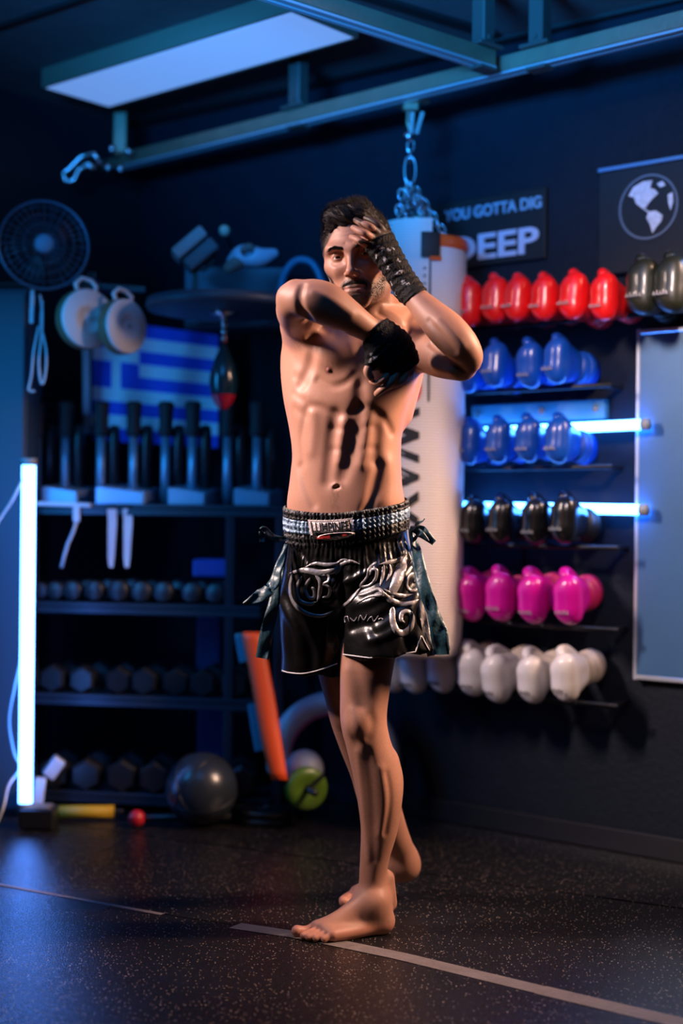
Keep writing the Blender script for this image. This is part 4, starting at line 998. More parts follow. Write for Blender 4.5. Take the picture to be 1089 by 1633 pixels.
zz = lambda py: W(670, py, BY).z - zb
cyl_sheet('rim_band', px2a(690), math.pi * .9, zz(405), zz(386), BR + .006, M_or, bag, lab='orange rim band')
cyl_sheet('rim_panel', px2a(606), px2a(681), zz(418), zz(362), BR + .006, M_bag, bag, lab='pale raised rim panel')
cyl_sheet('strap', px2a(664), px2a(692), zz(424), zz(384), BR + .014, M_black, bag, lab='black strap patch'); cyl_sheet('strap_end', px2a(676), px2a(694), zz(428), zz(421), BR + .012, M_or, bag, lab='orange strap end')
cyl_sheet('seam', px2a(677), px2a(680), zz(650), zz(424), BR + .003, M_black, bag, nv=20)
for py in (440, 452, 464, 476):
    mb = MB(); c = cyl_pt(px2a(670), zz(py), BR + .002); mb.lathe([(0, 0), (.004, 0), (.004, .003), (0, .003)], 10, Matrix.Translation(c) @ Matrix.Rotation(math.pi / 2, 4, 'X')); mb.build('eyelet', M_black, bag)
mb = MB(); mb.tube([cyl_pt(px2a(x), zz(y), BR + .003) for x, y in ((616, 470), (622, 484), (632, 494), (645, 500))], .004, 6); mb.build('printed_curve', M_black, bag)
# upright lettering, tops towards the right
def bag_text(s, py0, py1, px0, px1, mt):
    me = text_mesh(s, 1, .0, .03); bm = bmesh.new(); bm.from_mesh(me); bmesh.ops.triangulate(bm, faces=bm.faces[:])
    bmesh.ops.subdivide_edges(bm, edges=[e for e in bm.edges if e.calc_length() > .2], cuts=2); bm.to_mesh(me); bm.free()
    n = len(me.vertices); v = np.empty(n * 3, np.float32); me.vertices.foreach_get('co', v); v = v.reshape(-1, 3); lo, hi = v.min(0), v.max(0); out = []
    for p in v:
        u = (p[0] - lo[0]) / (hi[0] - lo[0]); w_ = (p[1] - lo[1]) / (hi[1] - lo[1]); a = px2a(px0) + (px2a(px1) - px2a(px0)) * w_
        out.append(cyl_pt(a, zz(py0) + (zz(py1) - zz(py0)) * u, BR + .0035))
    me.vertices.foreach_set('co', np.array(out, np.float32).ravel()); me.update(); return link('lettering', me, mt, bag)
lt = bag_text('WAY', 655, 840, 612, 665, M_black); lt['label'] = 'large black upright letters'
ov = [[cyl_pt(px2a(655 + 12 * r * math.cos(a)), zz(626 - 22 * r * math.sin(a)), BR + .0035) for a in np.linspace(0, 2 * math.pi, 25)] for r in (1, .45)]
mb = MB().grid(ov); o = mb.build('printed_mark', mat('red_print', (.75, .03, .01), rough=.5), bag); o['label'] = 'red oval print'
# chains
def chain_links(mb, a, b, n, r=.0035, wid=.010):
    a, b = Vector(a), Vector(b); d = (b - a) / n; L = d.length; dn = d.normalized(); s0 = dn.cross(Vector((0, 1, 0))).normalized(); s1 = dn.cross(s0)
    for k in range(n):
        c = a + d * (k + .5); s = s0 if k % 2 else s1
        mb.tube([c + dn * math.cos(q) * (L * .66) + s * math.sin(q) * wid for q in np.linspace(0, 2 * math.pi, 12, endpoint=False)], r, 6, closed=True)
M_chain = mat('chain_steel', (.50, .55, .60), rough=.24, metal=1.0)
hang = H(657, 172, BY); base = np.array([bc.x, bc.y, zb])
mb = MB(); mb.box(H(655, 163, BY), (.11, .06, .014), Matrix.Rotation(-.7, 3, 'Z'), .003); mb.box(H(655, 170, BY), (.05, .03, .03), None, .004)
mb.tube([H(652, 168, BY), H(650, 195, BY), H(655, 212, BY)], .006, 8); adopt(mb.build('hanger_plate', M_steel), bag)
for x0, x1 in ((658, 655), (674, 664)):
    mb = MB(); mb.bar(H(x0, 178, BY - .02), H(x1, 214, BY - .02), .014, .006, up=(0, 1, 0), bev=.002); adopt(mb.build('link_plate', mat('pale_steel', (.75, .74, .72), rough=.25, metal=.8)), bag)
mb = MB(); chain_links(mb, H(656, 208, BY), H(654, 258, BY), 3, .004, .011); mb.tube([H(654 + 9 * math.sin(q), 272 - 24 * math.cos(q), BY) for q in np.linspace(0, 2 * math.pi, 16, endpoint=False)], .0045, 8, closed=True)
bmesh.ops.create_uvsphere(mb.bm, u_segments=12, v_segments=8, radius=.018, matrix=Matrix.Translation(H(652, 218, BY))); adopt(mb.build('swivel_chain', M_chain, None, True), bag)
for px, py, dy in ((628, 372, -.05), (645, 366, -.11), (690, 384, -.11), (714, 380, -.03), (660, 362, .11), (700, 366, .10)):
    mb = MB(); chain_links(mb, H(655, 290, BY), H(px, py, BY + dy), 9); adopt(mb.build('chain', M_chain, None, True), bag)
for px, py in ((640, 310), (664, 318), (652, 300), (672, 335), (636, 335)):
    mb = MB(); mb.tube([H(px + 5 * math.sin(q), py - 9 * math.cos(q), BY - .03) for q in np.linspace(0, 2 * math.pi, 12, endpoint=False)], .0035, 6, closed=True); adopt(mb.build('shackle', M_chain, None, True), bag)
mb = MB(); mb.bar(H(663, 345, BY - .10), H(678, 357, BY - .11), .010, .004, up=(0, 1, 0)); o = adopt(mb.build('cord', mat('green_cord', (.02, .30, .18), rough=.6)), bag); o['label'] = 'green cord'
# ================================================================ glove wall
WF = lambda p, up=(0, 0, 1): Matrix((WD, -WN, Vector((0, 0, 1)))).transposed().to_4x4()      # x along wall, y into the wall, z up
def wall_frame(px, py, off):
    M = Matrix((WD, -WN, Vector((0, 0, 1)))).transposed().to_4x4(); M.translation = on_wall(px, py, off); return M
def led(name, lab, cat, a, b, r, col, strength, group=None, ends=True):
    t = thing(name, lab, cat, tuple(a), group=group); M_e = mat('led_glow', (.8, .9, 1), emit=col, estr=strength); a, b = Vector(a), Vector(b); d = (b - a).normalized()
    adopt(MB().tube([a, b], r, 16).build('tube', M_e, None, True), t)
    for p_, q_ in ((a - d * .022, a), (b, b + d * .022)): adopt(MB().tube([p_, q_], r * 1.15, 14).build('end_cap', mat('cap', (.25, .27, .3), rough=.4), None, True), t)
    return t
for (x0, y0, x1, y1, lab) in ((736, 691, 1024, 677, 'upper glowing light tube along the glove wall'), (736, 808, 1021, 813, 'lower glowing light tube along the glove wall')):
    led('light_tube', lab, 'light', on_wall(x0, y0, .072), on_wall(x1, y1, .072), .0155, (.037, .25, 1.0), 28)
# glove model: length along y (fist at -y, out of the wall), thumb on top
FG = Field(np.arange(-.085, .085, .0042), np.arange(-.13, .13, .0042), np.arange(-.11, .13, .0042))
v_ = lambda *a: np.array(a)
for zz_ in (-.026, .026): FG.chain([v_(0, .055, zz_ * .6), v_(0, .0, zz_), v_(0, -.040, zz_ + .002), v_(.0, -.058, zz_)], [.036, .044, .049, .046], k=.022)
FG.chain([v_(.018, -.062, -.052), v_(.018, -.066, .052)], [.030, .030], k=.03, smooth=False)
FG.stroke([v_(-.058, -.05, .04), v_(-.058, .02, .045)], .010, .004); FG.stroke([v_(.0, -.118, -.05), v_(0, -.118, .05)], .012, .003)
me_mitt = FG.mesh('mitt')
FG = Field(np.arange(-.06, .06, .004), np.arange(-.11, .09, .004), np.arange(.02, .14, .004))
FG.chain([v_(-.012, .04, .055), v_(-.018, .0, .080), v_(-.012, -.045, .088), v_(0, -.066, .080)], [.015, .019, .019, .016], k=.01)
me_thumb = FG.mesh('thumb')
mb = MB(); mb.lathe([(.030, -.055), (.046, -.055), (.047, .0), (.042, .055), (.036, .055), (.034, .0), (.030, -.055)], 24, Matrix.Translation((0, .105, -.002)) @ Matrix.Rotation(-math.pi / 2, 4, 'X') @ Matrix.Diagonal((1, 1.25, 1, 1)))
tmp = mb.build('cuff', None, None, True); me_cuff = tmp.data; bpy.data.objects.remove(tmp)
mb = MB(); mb.lathe([(.047, -.022), (.051, -.022), (.051, .022), (.047, .022), (.047, -.022)], 24, Matrix.Translation((0, .112, -.002)) @ Matrix.Rotation(-math.pi / 2, 4, 'X') @ Matrix.Diagonal((1, 1.22, 1, 1)))
tmp = mb.build('strap', None, None, True); me_strap = tmp.data; bpy.data.objects.remove(tmp)
mb = MB()      # small printed squiggle of lettering low on the fist
for k in range(5): mb.tube([(-.022 + k * .010, -.1125 + .0003 * k, -.040), (-.019 + k * .010, -.1135, -.030 + .003 * (k % 2)), (-.015 + k * .010, -.113, -.041)], .0016, 5)
tmp = mb.build('print', None, None); me_logo = tmp.data; bpy.data.objects.remove(tmp); me_logo['kind'] = 'stuff'
def glove_mats(name, col, rough=.30, cuffc=None, printc=(.35, .33, .36), coat=.3):
    a = mat(name, col, rough=rough, spec=.5, coat=coat, bump=.06, bscale=60); b_ = mat(name + '_cuff', cuffc or col, rough=.45); c = mat(name + '_print', printc, rough=.5); return a, b_, c
GM = {'red': glove_mats('red_glove', (.90, .010, .012)), 'dark green': glove_mats('green_glove', (.014, .016, .009), .42), 'blue': glove_mats('blue_glove', (.003, .075, .46)), 'deep blue': glove_mats('deep_blue_glove', (.003, .06, .36)),
      'black': glove_mats('black_glove', (.004, .0045, .006), .24, printc=(.25, .27, .3)), 'pink': glove_mats('pink_glove', (.52, .004, .27), .30, (.45, .01, .10)), 'white': glove_mats('white_glove', (.66, .62, .60), .38, (.50, .42, .36), (.02, .02, .02))}
def glove(px, py, color, lab, group, tilt, scale=1.0, yaw=0.0, off=.17):
    M = wall_frame(px, py, off); g_, cf, pr = GM[color]
    t = thing('boxing_glove', lab, 'glove', M.translation, group=group)
    t.rotation_mode = 'XYZ'; t.rotation_euler = (M.to_3x3() @ Matrix.Rotation(yaw, 3, 'Z') @ Matrix.Rotation(tilt, 3, 'X')).to_euler(); t.scale = (scale,) * 3
    for nm, me, m_ in (('mitt', me_mitt, g_), ('thumb', me_thumb, g_), ('cuff', me_cuff, cf), ('strap', me_strap, cf), ('print', me_logo, pr)):
        o = bpy.data.objects.new(nm, me); C.objects.link(o); o.parent = t
        if not me.materials: me.materials.append(None)
        o.material_slots[0].link = 'OBJECT'; o.material_slots[0].material = m_
    return t
ORD = ['rightmost', 'second from the right', 'third from the right', 'fourth from the right', 'fifth from the right', 'sixth from the right', 'seventh from the right']
rows = [('red', 'top row', [(985, 479), (936, 481), (889, 482), (848, 484), (808, 485), (768, 489), (728, 492)], .10, .95), ('blue', 'second row', [(911, 580), (864, 584), (808, 588), (764, 594), (722, 598)], .05, .93),
        ('deep blue', 'third row', [(911, 706), (860, 704), (814, 707), (771, 710), (728, 712)], .05, .90), ('black', 'fourth row', [(921, 832), (874, 832), (820, 833), (775, 834), (730, 835)], .04, .92),
        ('pink', 'fifth row', [(924, 952), (868, 950), (816, 949), (769, 947), (728, 944)], -.12, .98), ('white', 'bottom row', [(922, 1074), (868, 1076), (814, 1073), (769, 1064), (723, 1060), (680, 1062), (645, 1060)], -.22, 1.0)]
for color, where, pts, tilt, s_ in rows:
    for i, (x, y) in enumerate(pts):
        glove(x - 9, y, color, '%s boxing glove, %s of its colour, %s' % (color, ORD[i], where), '%s gloves on the wall rack' % color, -tilt * 1.0 + rng.normal() * .05, s_ * .90 * rng.uniform(.96, 1.04), rng.normal() * .10, .17)
glove(1036, 466, 'dark green', 'dark green boxing glove beside the red ones, left of the pair', 'dark green gloves', -.1, .98, .05); glove(1084, 462, 'dark green', 'dark green boxing glove at the right edge of the picture', 'dark green gloves', -.1, .98, -.05)
# rack bars that carry each row
M_bar = mat('rack_bar', (.02, .022, .03), rough=.4, metal=.5)
for i, (y0, y1, x1, lab) in enumerate(((530, 500, 1120, 'top'), (634, 612, 975, 'second'), (752, 742, 975, 'third'), (868, 872, 985, 'fourth'), (985, 1003, 985, 'fifth'), (1098, 1120, 985, 'lowest'))):
    a = on_wall(640, y0 + .3 * (y0 - 800) * 0, .12); b_ = on_wall(x1, y1, .12); a.z = b_.z = (a.z + b_.z) / 2
    t = thing('rack_bar', 'dark horizontal bar carrying the %s row of gloves' % lab, 'rack', tuple(a))
    mb = MB(); mb.tube([a, b_], .008, 10); adopt(mb.build('bar', M_bar, None, True), t)
    for f in (.04, .5, .96):
        p = a + (b_ - a) * f; mb = MB(); mb.bar(p - WN * .12, p, .014, .014, bev=.002); adopt(mb.build('bracket', M_bar), t)
# LED driver plate over the third row
M0 = wall_frame(858, 657, .02); mb = MB(); wl = (on_wall(964, 650, .02) - on_wall(752, 662, .02)).length; mb.box((0, 0, 0), (wl, .03, .062), None, .004); o = mb.build('wall_plate', mat('plate', (.05, .16, .19), rough=.4)); o.matrix_world = M0; tag(o, 'flat pale blue metal strip plate above the third row of gloves', 'plate')
for f in (-.44, .05, .44):
    mb = MB(); mb.lathe([(0, 0), (.010, 0), (.010, .006), (0, .006)], 12, Matrix.Translation((f * wl, -.015, .0)) @ Matrix.Rotation(math.pi / 2, 4, 'X')); mb.build('screw', M_chrome, o)
# slogan board
M0 = wall_frame(790, 362, .012); L = on_wall(872, 350, .012); R0 = on_wall(640, 380, .012); z1 = on_wall(872, 298, .012).z; z0 = on_wall(872, 412, .012).z
ct = (L + R0) / 2; ct.z = (z0 + z1) / 2; M0.translation = ct; mb = MB(); mb.box((0, 0, 0), ((L - R0).length, .02, z1 - z0), None, .003)
sign = mb.build('slogan_board', mat('sign_black', (.003, .003, .004), rough=.7)); sign.matrix_world = M0; tag(sign, 'black wall board with pale slogan letters', 'sign')
M_let = mat('pale_letters', (.20, .36, .50), rough=.6); M_let2 = mat('pale_letters_b', (.42, .46, .60), rough=.6)
def sign_text(s, x0, y0, x1, y1, cap, mt, par, Mpar):
    """text whose baseline runs from pixel (x0,y0) to (x1,y1), cap height in pixels at the middle"""
    a = on_wall(x0, y0, .024); b_ = on_wall(x1, y1, .024); zc = (a.z + b_.z) / 2; wd = (b_ - a).xy.length
    mid = on_wall((x0 + x1) / 2, (y0 + y1) / 2, .024); tp = on_wall((x0 + x1) / 2, (y0 + y1) / 2 - cap, .024); hc = tp.z - mid.z
    me = text_mesh(s, 1, .02, .025); n = len(me.vertices); v = np.empty(n * 3, np.float32); me.vertices.foreach_get('co', v); v = v.reshape(-1, 3); lo, hi = v.min(0), v.max(0)
    out = np.zeros_like(v); inv = Mpar.inverted(); 
    for k, p in enumerate(v):
        q = a + WD * (wd * (p[0] - lo[0]) / (hi[0] - lo[0])); q = Vector((q.x, q.y, mid.z + hc * (p[1] - lo[1]) / (hi[1] - lo[1]))) + WN * (.004 if p[2] > 0 else -.002); out[k] = inv @ q
    me.vertices.foreach_set('co', out.astype(np.float32).ravel()); me.update(); o = link('lettering', me, mt, par); return o
sign_text('YOU GOTTA DIG', 709, 352, 864, 334, 19, M_let, sign, M0); sign_text('DEEP', 716, 418, 859, 405, 41, M_let2, sign, M0)
# globe poster with a light strip on its top edge
a = on_wall(958, 279, .02); b_ = on_wall(1115, 250, .02); z1 = (a.z + b_.z) / 2; z0 = on_wall(1030, 432, .02).z
ct = (a + b_) / 2; ct.z = (z0 + z1) / 2; M0 = wall_frame(0, 0, 0); M0.translation = ct; mb = MB(); mb.box((0, 0, 0), ((b_ - a).length, .025, z1 - z0), None, .003)
post = mb.build('globe_board', mat('poster_black', (.004, .005, .008), rough=.6)); post.matrix_world = M0; tag(post, 'black wall board showing a silver globe, at the upper right', 'picture')
mb = MB(); mb.box((0, -.006, (z1 - z0) / 2 + .006), ((b_ - a).length, .03, .012), None, .002); o = mb.build('top_strip', mat('strip', (.12, .30, .55), rough=.3, metal=.3), post); o['label'] = 'bluish metal top strip'
gc = on_wall(1034, 330, .036); lc_ = M0.inverted() @ gc; gr = .5 * (on_wall(1034, 278, .036).z - on_wall(1034, 382, .036).z)
mb = MB(); mb.lathe([(gr * .93, 0), (gr, 0), (gr, .003), (gr * .93, .003), (gr * .93, 0)], 48, Matrix.Translation(lc_) @ Matrix.Rotation(math.pi / 2, 4, 'X')); mb.build('globe_rim', mat('globe_rim', (.10, .13, .18), rough=.5), post)
NA = [(-.72, .45), (-.55, .72), (-.2, .86), (.15, .85), (.05, .62), (.22, .55), (.35, .40), (.12, .22), (-.02, .08), (-.10, -.02), (-.2, .02), (-.05, -.16), (.08, -.20), (-.02, -.12), (-.28, .02), (-.45, .18), (-.52, .38)]
SA = [(.02, -.16), (.28, -.16), (.52, -.34), (.48, -.52), (.30, -.70), (.16, -.88), (.08, -.60), (-.06, -.36)]
AF = [(.70, .30), (.86, .36), (.90, .05), (.80, -.2), (.72, .05)]; GL = [(.3, .72), (.5, .78), (.62, .62), (.42, .58)]
for P in (NA, SA, AF, GL):
    mb = MB(); mb.poly([(x * gr * .93, y * gr * .93) for x, y in P], .003, Matrix.Translation(lc_) @ Matrix.Rotation(math.pi / 2, 4, 'X')); o = mb.build('continent', mat('silver_print', (.50, .54, .64), rough=.45, mottled=.5, bscale=200), post)
# glossy board at the right edge
a = on_wall(1019, 800, .018); b_ = on_wall(1180, 800, .018); z1 = on_wall(1019, 531, .018).z; z0 = on_wall(1019, 1079, .018).z
ct = (a + b_) / 2; ct.z = (z0 + z1) / 2; M0 = wall_frame(0, 0, 0); M0.translation = ct; brd = thing('mirror_board', 'large glossy board with reflected blue light tinted into it at the right edge', 'mirror', ct); brd.rotation_euler = M0.to_euler()
mb = MB(); mb.box((0, 0, 0), ((b_ - a).length, .03, z1 - z0), None, .003); mb.build('panel', mat('glossy_panel', (.06, .15, .30), rough=.30, metal=.3, bump=.05, bscale=8), brd)  # reflected blue light put into the base colour of the panel
Lb = (b_ - a).length; Hb = z1 - z0; mb = MB()
for c, s in (((-Lb / 2, -.006, 0), (.012, .022, Hb + .02)), ((0, -.006, Hb / 2), (Lb, .022, .014)), ((0, -.006, -Hb / 2), (Lb, .022, .014))): mb.box(c, s, None, .002)
mb.build('frame', mat('alu_frame', (.55, .6, .68), rough=.3, metal=.6), brd)
# ================================================================ left side: rack, weights, flag, fan
M_sh = mat('rack_steel', (.028, .038, .055), rough=.38, metal=.4); M_iron = mat('black_iron', (.009, .010, .012), rough=.36, spec=.55, bump=.1, bscale=90); M_vinyl = mat('vinyl', (.018, .020, .024), rough=.42)
SF = lambda px: 4.90 - .15 * (px - 50) / 400          # depth of the rack front at a picture column
def sp_(px, py, back=0.0): return W(px, py, SF(px) + back)
rack = thing('shelf_rack', 'dark steel rack with four long shelves of weights along the left', 'shelf', tuple(W(60, 1318, 4.95)))
def shelf(y0, y1, x0, x1, dep=.34, th=.022, name='shelf'):
    a = sp_(x0, y0); b = sp_(x1, y1); a.z = b.z = (a.z + b.z) / 2; d = (b - a).normalized(); n = Vector((-d.y, d.x, 0)); c = (a + b) / 2 + n * dep / 2 - Vector((0, 0, th / 2))
    R = Matrix((d, n, Vector((0, 0, 1)))).transposed(); mb = MB(); mb.box(c, ((b - a).length, dep, th), R, .002); mb.box(c - n * (dep / 2 - .006) + Vector((0, 0, -.012)), ((b - a).length, .012, .03), R, .002)
    adopt(mb.build(name, M_sh), rack); return a, b, d, n
S1 = shelf(797, 812, 52, 470); S2 = shelf(958, 968, 52, 415); S3 = shelf(1108, 1114, 52, 430); S4 = shelf(1266, 1268, 52, 430)
for px, z1 in ((50, S1[0].z), (366, S1[0].z - .02), (445, S1[0].z)):
    for bk in (.02, .30):
        p = sp_(px, 1000, bk); mb = MB(); mb.box((p.x, p.y, z1 / 2), (.030, .030, z1), None, .003); adopt(mb.build('post', M_sh), rack)
# upright grips on the top shelf
def on_shelf(S, px, back=.10, z=0):
    r_ = ray(px, 800); a, b, d, n = S; p0 = a + n * back; k = (p0 - CAM).dot(n) / r_.dot(n); p = CAM + r_ * k; return Vector((p.x, p.y, a.z + z))
M_grip = mat('foam_grip', (.012, .012, .014), rough=.7); M_col = mat('brushed_column', (.28, .42, .56), rough=.35, metal=.6); M_wedge = mat('wedge_metal', (.30, .42, .58), rough=.35, metal=.4)
pairs = [((58, 103), (66, 121)), ((160, 212), (152, 229)), ((263, 306), (267, 326)), ((362, 409), (372, 429))]; wn_ = ['leftmost', 'second from the left', 'third from the left', 'fourth from the left']
for k, (ps, (w0, w1)) in enumerate(pairs):
    p = on_shelf(S1, (ps[0] + ps[1]) / 2, .14); t = thing('upright_grip_stand', 'stand with two upright black grips on the top shelf, %s' % wn_[k], 'stand', tuple(p), group='upright grip stands on the top shelf')
    a = on_shelf(S1, w0, .03); b = on_shelf(S1, w1, .03); d = (b - a).normalized(); n = S1[3]; up = Vector((0, 0, 1)); mb = MB()
    q = [a + up * .0, b + up * .0, b + up * .040, a + up * .058]; f = [mb.bm.verts.new(x) for x in q]; g_ = [mb.bm.verts.new(x + n * .22 + up * (.02 if i > 1 else 0)) for i, x in enumerate(q)]
    mb.bm.faces.new(f); mb.bm.faces.new(g_[::-1])
    for i in range(4): mb.bm.faces.new((f[i], g_[i], g_[(i + 1) % 4], f[(i + 1) % 4]))
    bmesh.ops.bevel(mb.bm, geom=mb.bm.edges[:], offset=.004, segments=2, affect='EDGES'); adopt(mb.build('base', M_wedge), t)
    for px in ps:
        c = on_shelf(S1, px, .14); zt_ = sp_(px, 640, .14).z - c.z; zg = sp_(px, 692, .14).z - c.z
        T = Matrix.Translation(c)
        adopt(MB().lathe([(0, .0), (.016, .0), (.016, zg), (0, zg)], 16, T).build('column', M_col, None, True), t)
        adopt(MB().lathe([(0, zg - .01), (.026, zg - .008), (.028, zg + .01), (.024, zg + .03), (.026, zt_ - .03), (.030, zt_ - .01), (.020, zt_), (0, zt_)], 18, T).build('grip', M_grip, None, True), t)
        c2 = c + d * .038 + n * .03; adopt(MB().lathe([(0, .0), (.020, .0), (.022, zg - .02), (.018, zg + .03), (0, zg + .035)], 14, Matrix.Translation(c2)).build('counterweight', M_iron, None, True), t)
# dumbbells
def dumbbell_meshes(sides, r, hl, gl, bev):
    out = []
    for s in (-1, 1):
        prof = [(0, s * gl), (r * .82, s * gl), (r, s * (gl + bev)), (r, s * (gl + hl - bev)), (r * .80, s * (gl + hl)), (0, s * (gl + hl))]
        o = MB().lathe(prof, sides, Matrix.Rotation(math.pi / 2, 4, 'X') @ Matrix.Rotation(math.pi / sides, 4, 'Z')).build('head', None, None, sides > 8); out.append(o.data); bpy.data.objects.remove(o)
    o = MB().tube([(0, -gl, 0), (0, -gl * .5, 0), (0, 0, 0), (0, gl * .5, 0), (0, gl, 0)], [.012, .013, .0155, .013, .012], 10).build('handle', None, None, True); out.append(o.data); bpy.data.objects.remove(o); return out
def dumbbell(me3, p, rot, lab, group, hm, km=M_chrome, scale=1):
    t = thing('dumbbell', lab, 'dumbbell', tuple(p), group=group); t.rotation_euler = rot; t.scale = (scale,) * 3
    for nm, me, m_ in zip(('head', 'head', 'handle'), me3, (hm, hm, km)):
        o = bpy.data.objects.new(nm, me); C.objects.link(o); o.parent = t
        if not me.materials: me.materials.append(None)
        o.material_slots[0].link = 'OBJECT'; o.material_slots[0].material = m_
ords = ['first', 'second', 'third', 'fourth', 'fifth', 'sixth', 'seventh', 'eighth', 'ninth']
rnd = dumbbell_meshes(20, .036, .045, .045, .008); hx_ = dumbbell_meshes(6, .050, .070, .055, .010); hb = dumbbell_meshes(6, .058, .085, .06, .012)
ang = math.atan2(S2[2].y, S2[2].x)
for i, px in enumerate((78, 103, 131, 165, 203, 237, 275, 318, 355)):
    s_ = .84 + .05 * i if i < 5 else 1.0; p = on_shelf(S2, px, .10, .036 * s_ + .004); dumbbell(rnd, p, (0, 0, ang + rng.normal() * .04), 'small round dumbbell, %s from the left on the middle shelf' % ords[i], 'round dumbbells on the middle shelf', M_vinyl, scale=s_)
for i, px in enumerate((104, 152, 200, 246, 292, 338, 384)):
    p = on_shelf(S3, px, .14, .050 * .93); dumbbell(hx_, p, (0, 0, ang + .10 + rng.normal() * .05), 'black hexagonal dumbbell, %s from the left on the third shelf' % ords[i], 'hexagonal dumbbells on the third shelf', M_iron)
for i, px in enumerate((104, 156, 210, 262, 392)):
    p = on_shelf(S4, px, .14, .058 * .93); dumbbell(hb, p, (0, 0, ang + .12 + rng.normal() * .06), 'large hexagonal dumbbell, %s from the left on the bottom shelf' % ords[i], 'large dumbbells on the bottom shelf', M_iron)
M_pale = mat('pale_lit_cap', (.62, .68, .76), rough=.35, metal=.2)
# light grey dumbbell ends, tube light on them put into the paler colour
for (x, y, Y, ry, lab, sx, sz) in ((86, 1224, 4.83, .62, 'dumbbell end coloured pale for tube light, leaning on the bottom dumbbells by the upright lamp', .045, .072), (62, 1262, 4.74, .12, 'dumbbell end coloured pale for tube light, standing behind the foot of the upright lamp', .038, .090)):
    t = thing('dumbbell_end', lab, 'weight', tuple(W(x, y, Y))); t.rotation_euler = (0, ry, .2)
    MB().box((0, 0, 0), (sx, .05, sz), None, .006, 2).build('block', M_pale, t); MB().tube([(0, .025, -sz * .3), (0, .06, 0), (0, .025, sz * .3)], .006, 8).build('handle', M_iron, t, True)
# white T bracket, cords and hanging straps under the top shelf
M_white = mat('white_plastic', (.60, .62, .68), rough=.45)
t = thing('towel_bracket', 'pale T shaped bracket under the top shelf at the left', 'bracket', tuple(W(100, 806, 4.86)))
mb = MB(); mb.bar(W(58, 803, 4.87), W(145, 806, 4.86), .02, .014, bev=.002); adopt(mb.build('arm', M_white), t); mb = MB(); mb.bar(W(122, 808, 4.86), W(122, 832, 4.86), .022, .014, up=(0, 1, 0), bev=.002); adopt(mb.build('stem', M_white), t)
mb = MB(); mb.tube([W(122, 832, 4.86), W(116, 850, 4.86), W(108, 868, 4.86), W(103, 885, 4.87), W(98, 905, 4.87)], .005, 8); tag(adopt(mb.build('cord', M_white, None, True), t), 'thin pale cord')
for px, lab in ((178, 'left one of two pale straps hanging under the top shelf'), (203, 'right one of two pale straps hanging under the top shelf')):
    t = thing('hanging_strap', lab, 'strap', tuple(W(px, 806, 4.84)), group='straps under the top shelf'); mb = MB()
    rows = [[W(px + s * w_ + dx, y, 4.84 + dy) for s in (-1, 1)] for y, w_, dx, dy in ((806, 7, 0, 0), (830, 7, 1, .004), (860, 6, 0, .0), (890, 5, -1, .004), (905, 3, -1, 0))]
    mb.grid([[r[0], r[1], r[1] + Vector((0, .006, 0)), r[0] + Vector((0, .006, 0)), r[0]] for r in rows]); adopt(mb.build('band', M_white), t); mb = MB(); mb.box(W(px, 808, 4.845), (.034, .02, .012), None, .002); adopt(mb.build('clip', M_iron), t)
# blue foam blocks on the rack
M_bl = mat('blue_foam', (.035, .055, .34), rough=.6); M_bl2 = mat('dark_blue_foam', (.012, .028, .13), rough=.6)
o = MB().box((0, 0, 0), (.118, .20, .060), None, .008, 2).build('yoga_block', M_bl); o.location = on_shelf(S2, 340, .20, .085 + .036); tag(o, 'violet blue foam block lying on the round dumbbells', 'block')
p = on_shelf(S3, 336, .30, .0); hgt = sp_(336, 975, .3).z - p.z
o = MB().box((0, 0, hgt / 2), (.085, .03, hgt), None, .006, 2).build('foam_pad', M_bl2); o.location = p; tag(o, 'dark blue upright foam pad behind the third shelf dumbbells', 'pad')
p = on_shelf(S4, 342, .30, .0); hgt = sp_(342, 1125, .3).z - p.z
o = MB().box((0, 0, hgt / 2), (.10, .03, hgt), None, .006, 2).build('foam_pad', M_bl2); o.location = p; tag(o, 'dark blue upright foam pad above the dark ball', 'pad')
# ball, bars on the floor
zr_ = .118; pb = W(322, 1250, 4.655); 
mb = MB(); bmesh.ops.create_uvsphere(mb.bm, u_segments=40, v_segments=24, radius=zr_)
ball = mb.build('medicine_ball', mat('ball_rubber', (.020, .026, .036), rough=.28, spec=.6), None, True); ball.location = (pb.x, pb.y, zr_); tag(ball, 'dark shiny ball on the floor in front of the rack', 'ball')
for k in range(3):
    mb = MB(); mb.tube([Vector((math.cos(q), math.sin(q), 0)) * (zr_ + .0005) for q in np.linspace(0, 2 * math.pi, 40, endpoint=False)], .0022, 5, closed=True); bmesh.ops.rotate(mb.bm, verts=mb.bm.verts[:], matrix=Matrix.Rotation(k * 1.05, 3, 'Y') @ Matrix.Rotation(.5, 3, 'X')); mb.build('seam', M_iron, ball, True)
a, b = W(88, 1303, 4.70), W(182, 1297, 4.72); a.z = b.z = .026; t = thing('exercise_bar', 'yellow foam bar lying on the floor by the lamp foot', 'bar', tuple(a))
mb = MB(); mb.tube([a, b], .022, 14); adopt(mb.build('foam', mat('yellow_foam', (.50, .30, .01), rough=.55), None, True), t)
mb = MB(); mb.tube([b, b + (b - a) * .16], .010, 10); mb.tube([a - (b - a) * .04, a], .012, 10); adopt(mb.build('core', M_iron, None, True), t)
t = thing('red_handle_bar', 'thin dark bar with a red round end, on the floor beside the yellow one', 'bar', tuple(W(218, 1297, 4.70))); c = W(218, 1297, 4.60); c.z = .03
mb = MB(); bmesh.ops.create_uvsphere(mb.bm, u_segments=20, v_segments=12, radius=.028, matrix=Matrix.Translation(c)); adopt(mb.build('knob', mat('red_rubber', (.45, .01, .02), rough=.4), None, True), t); mb = MB(); mb.tube([c, c + Vector((.30, .05, 0))], .012, 10); adopt(mb.build('bar', M_iron, None, True), t)
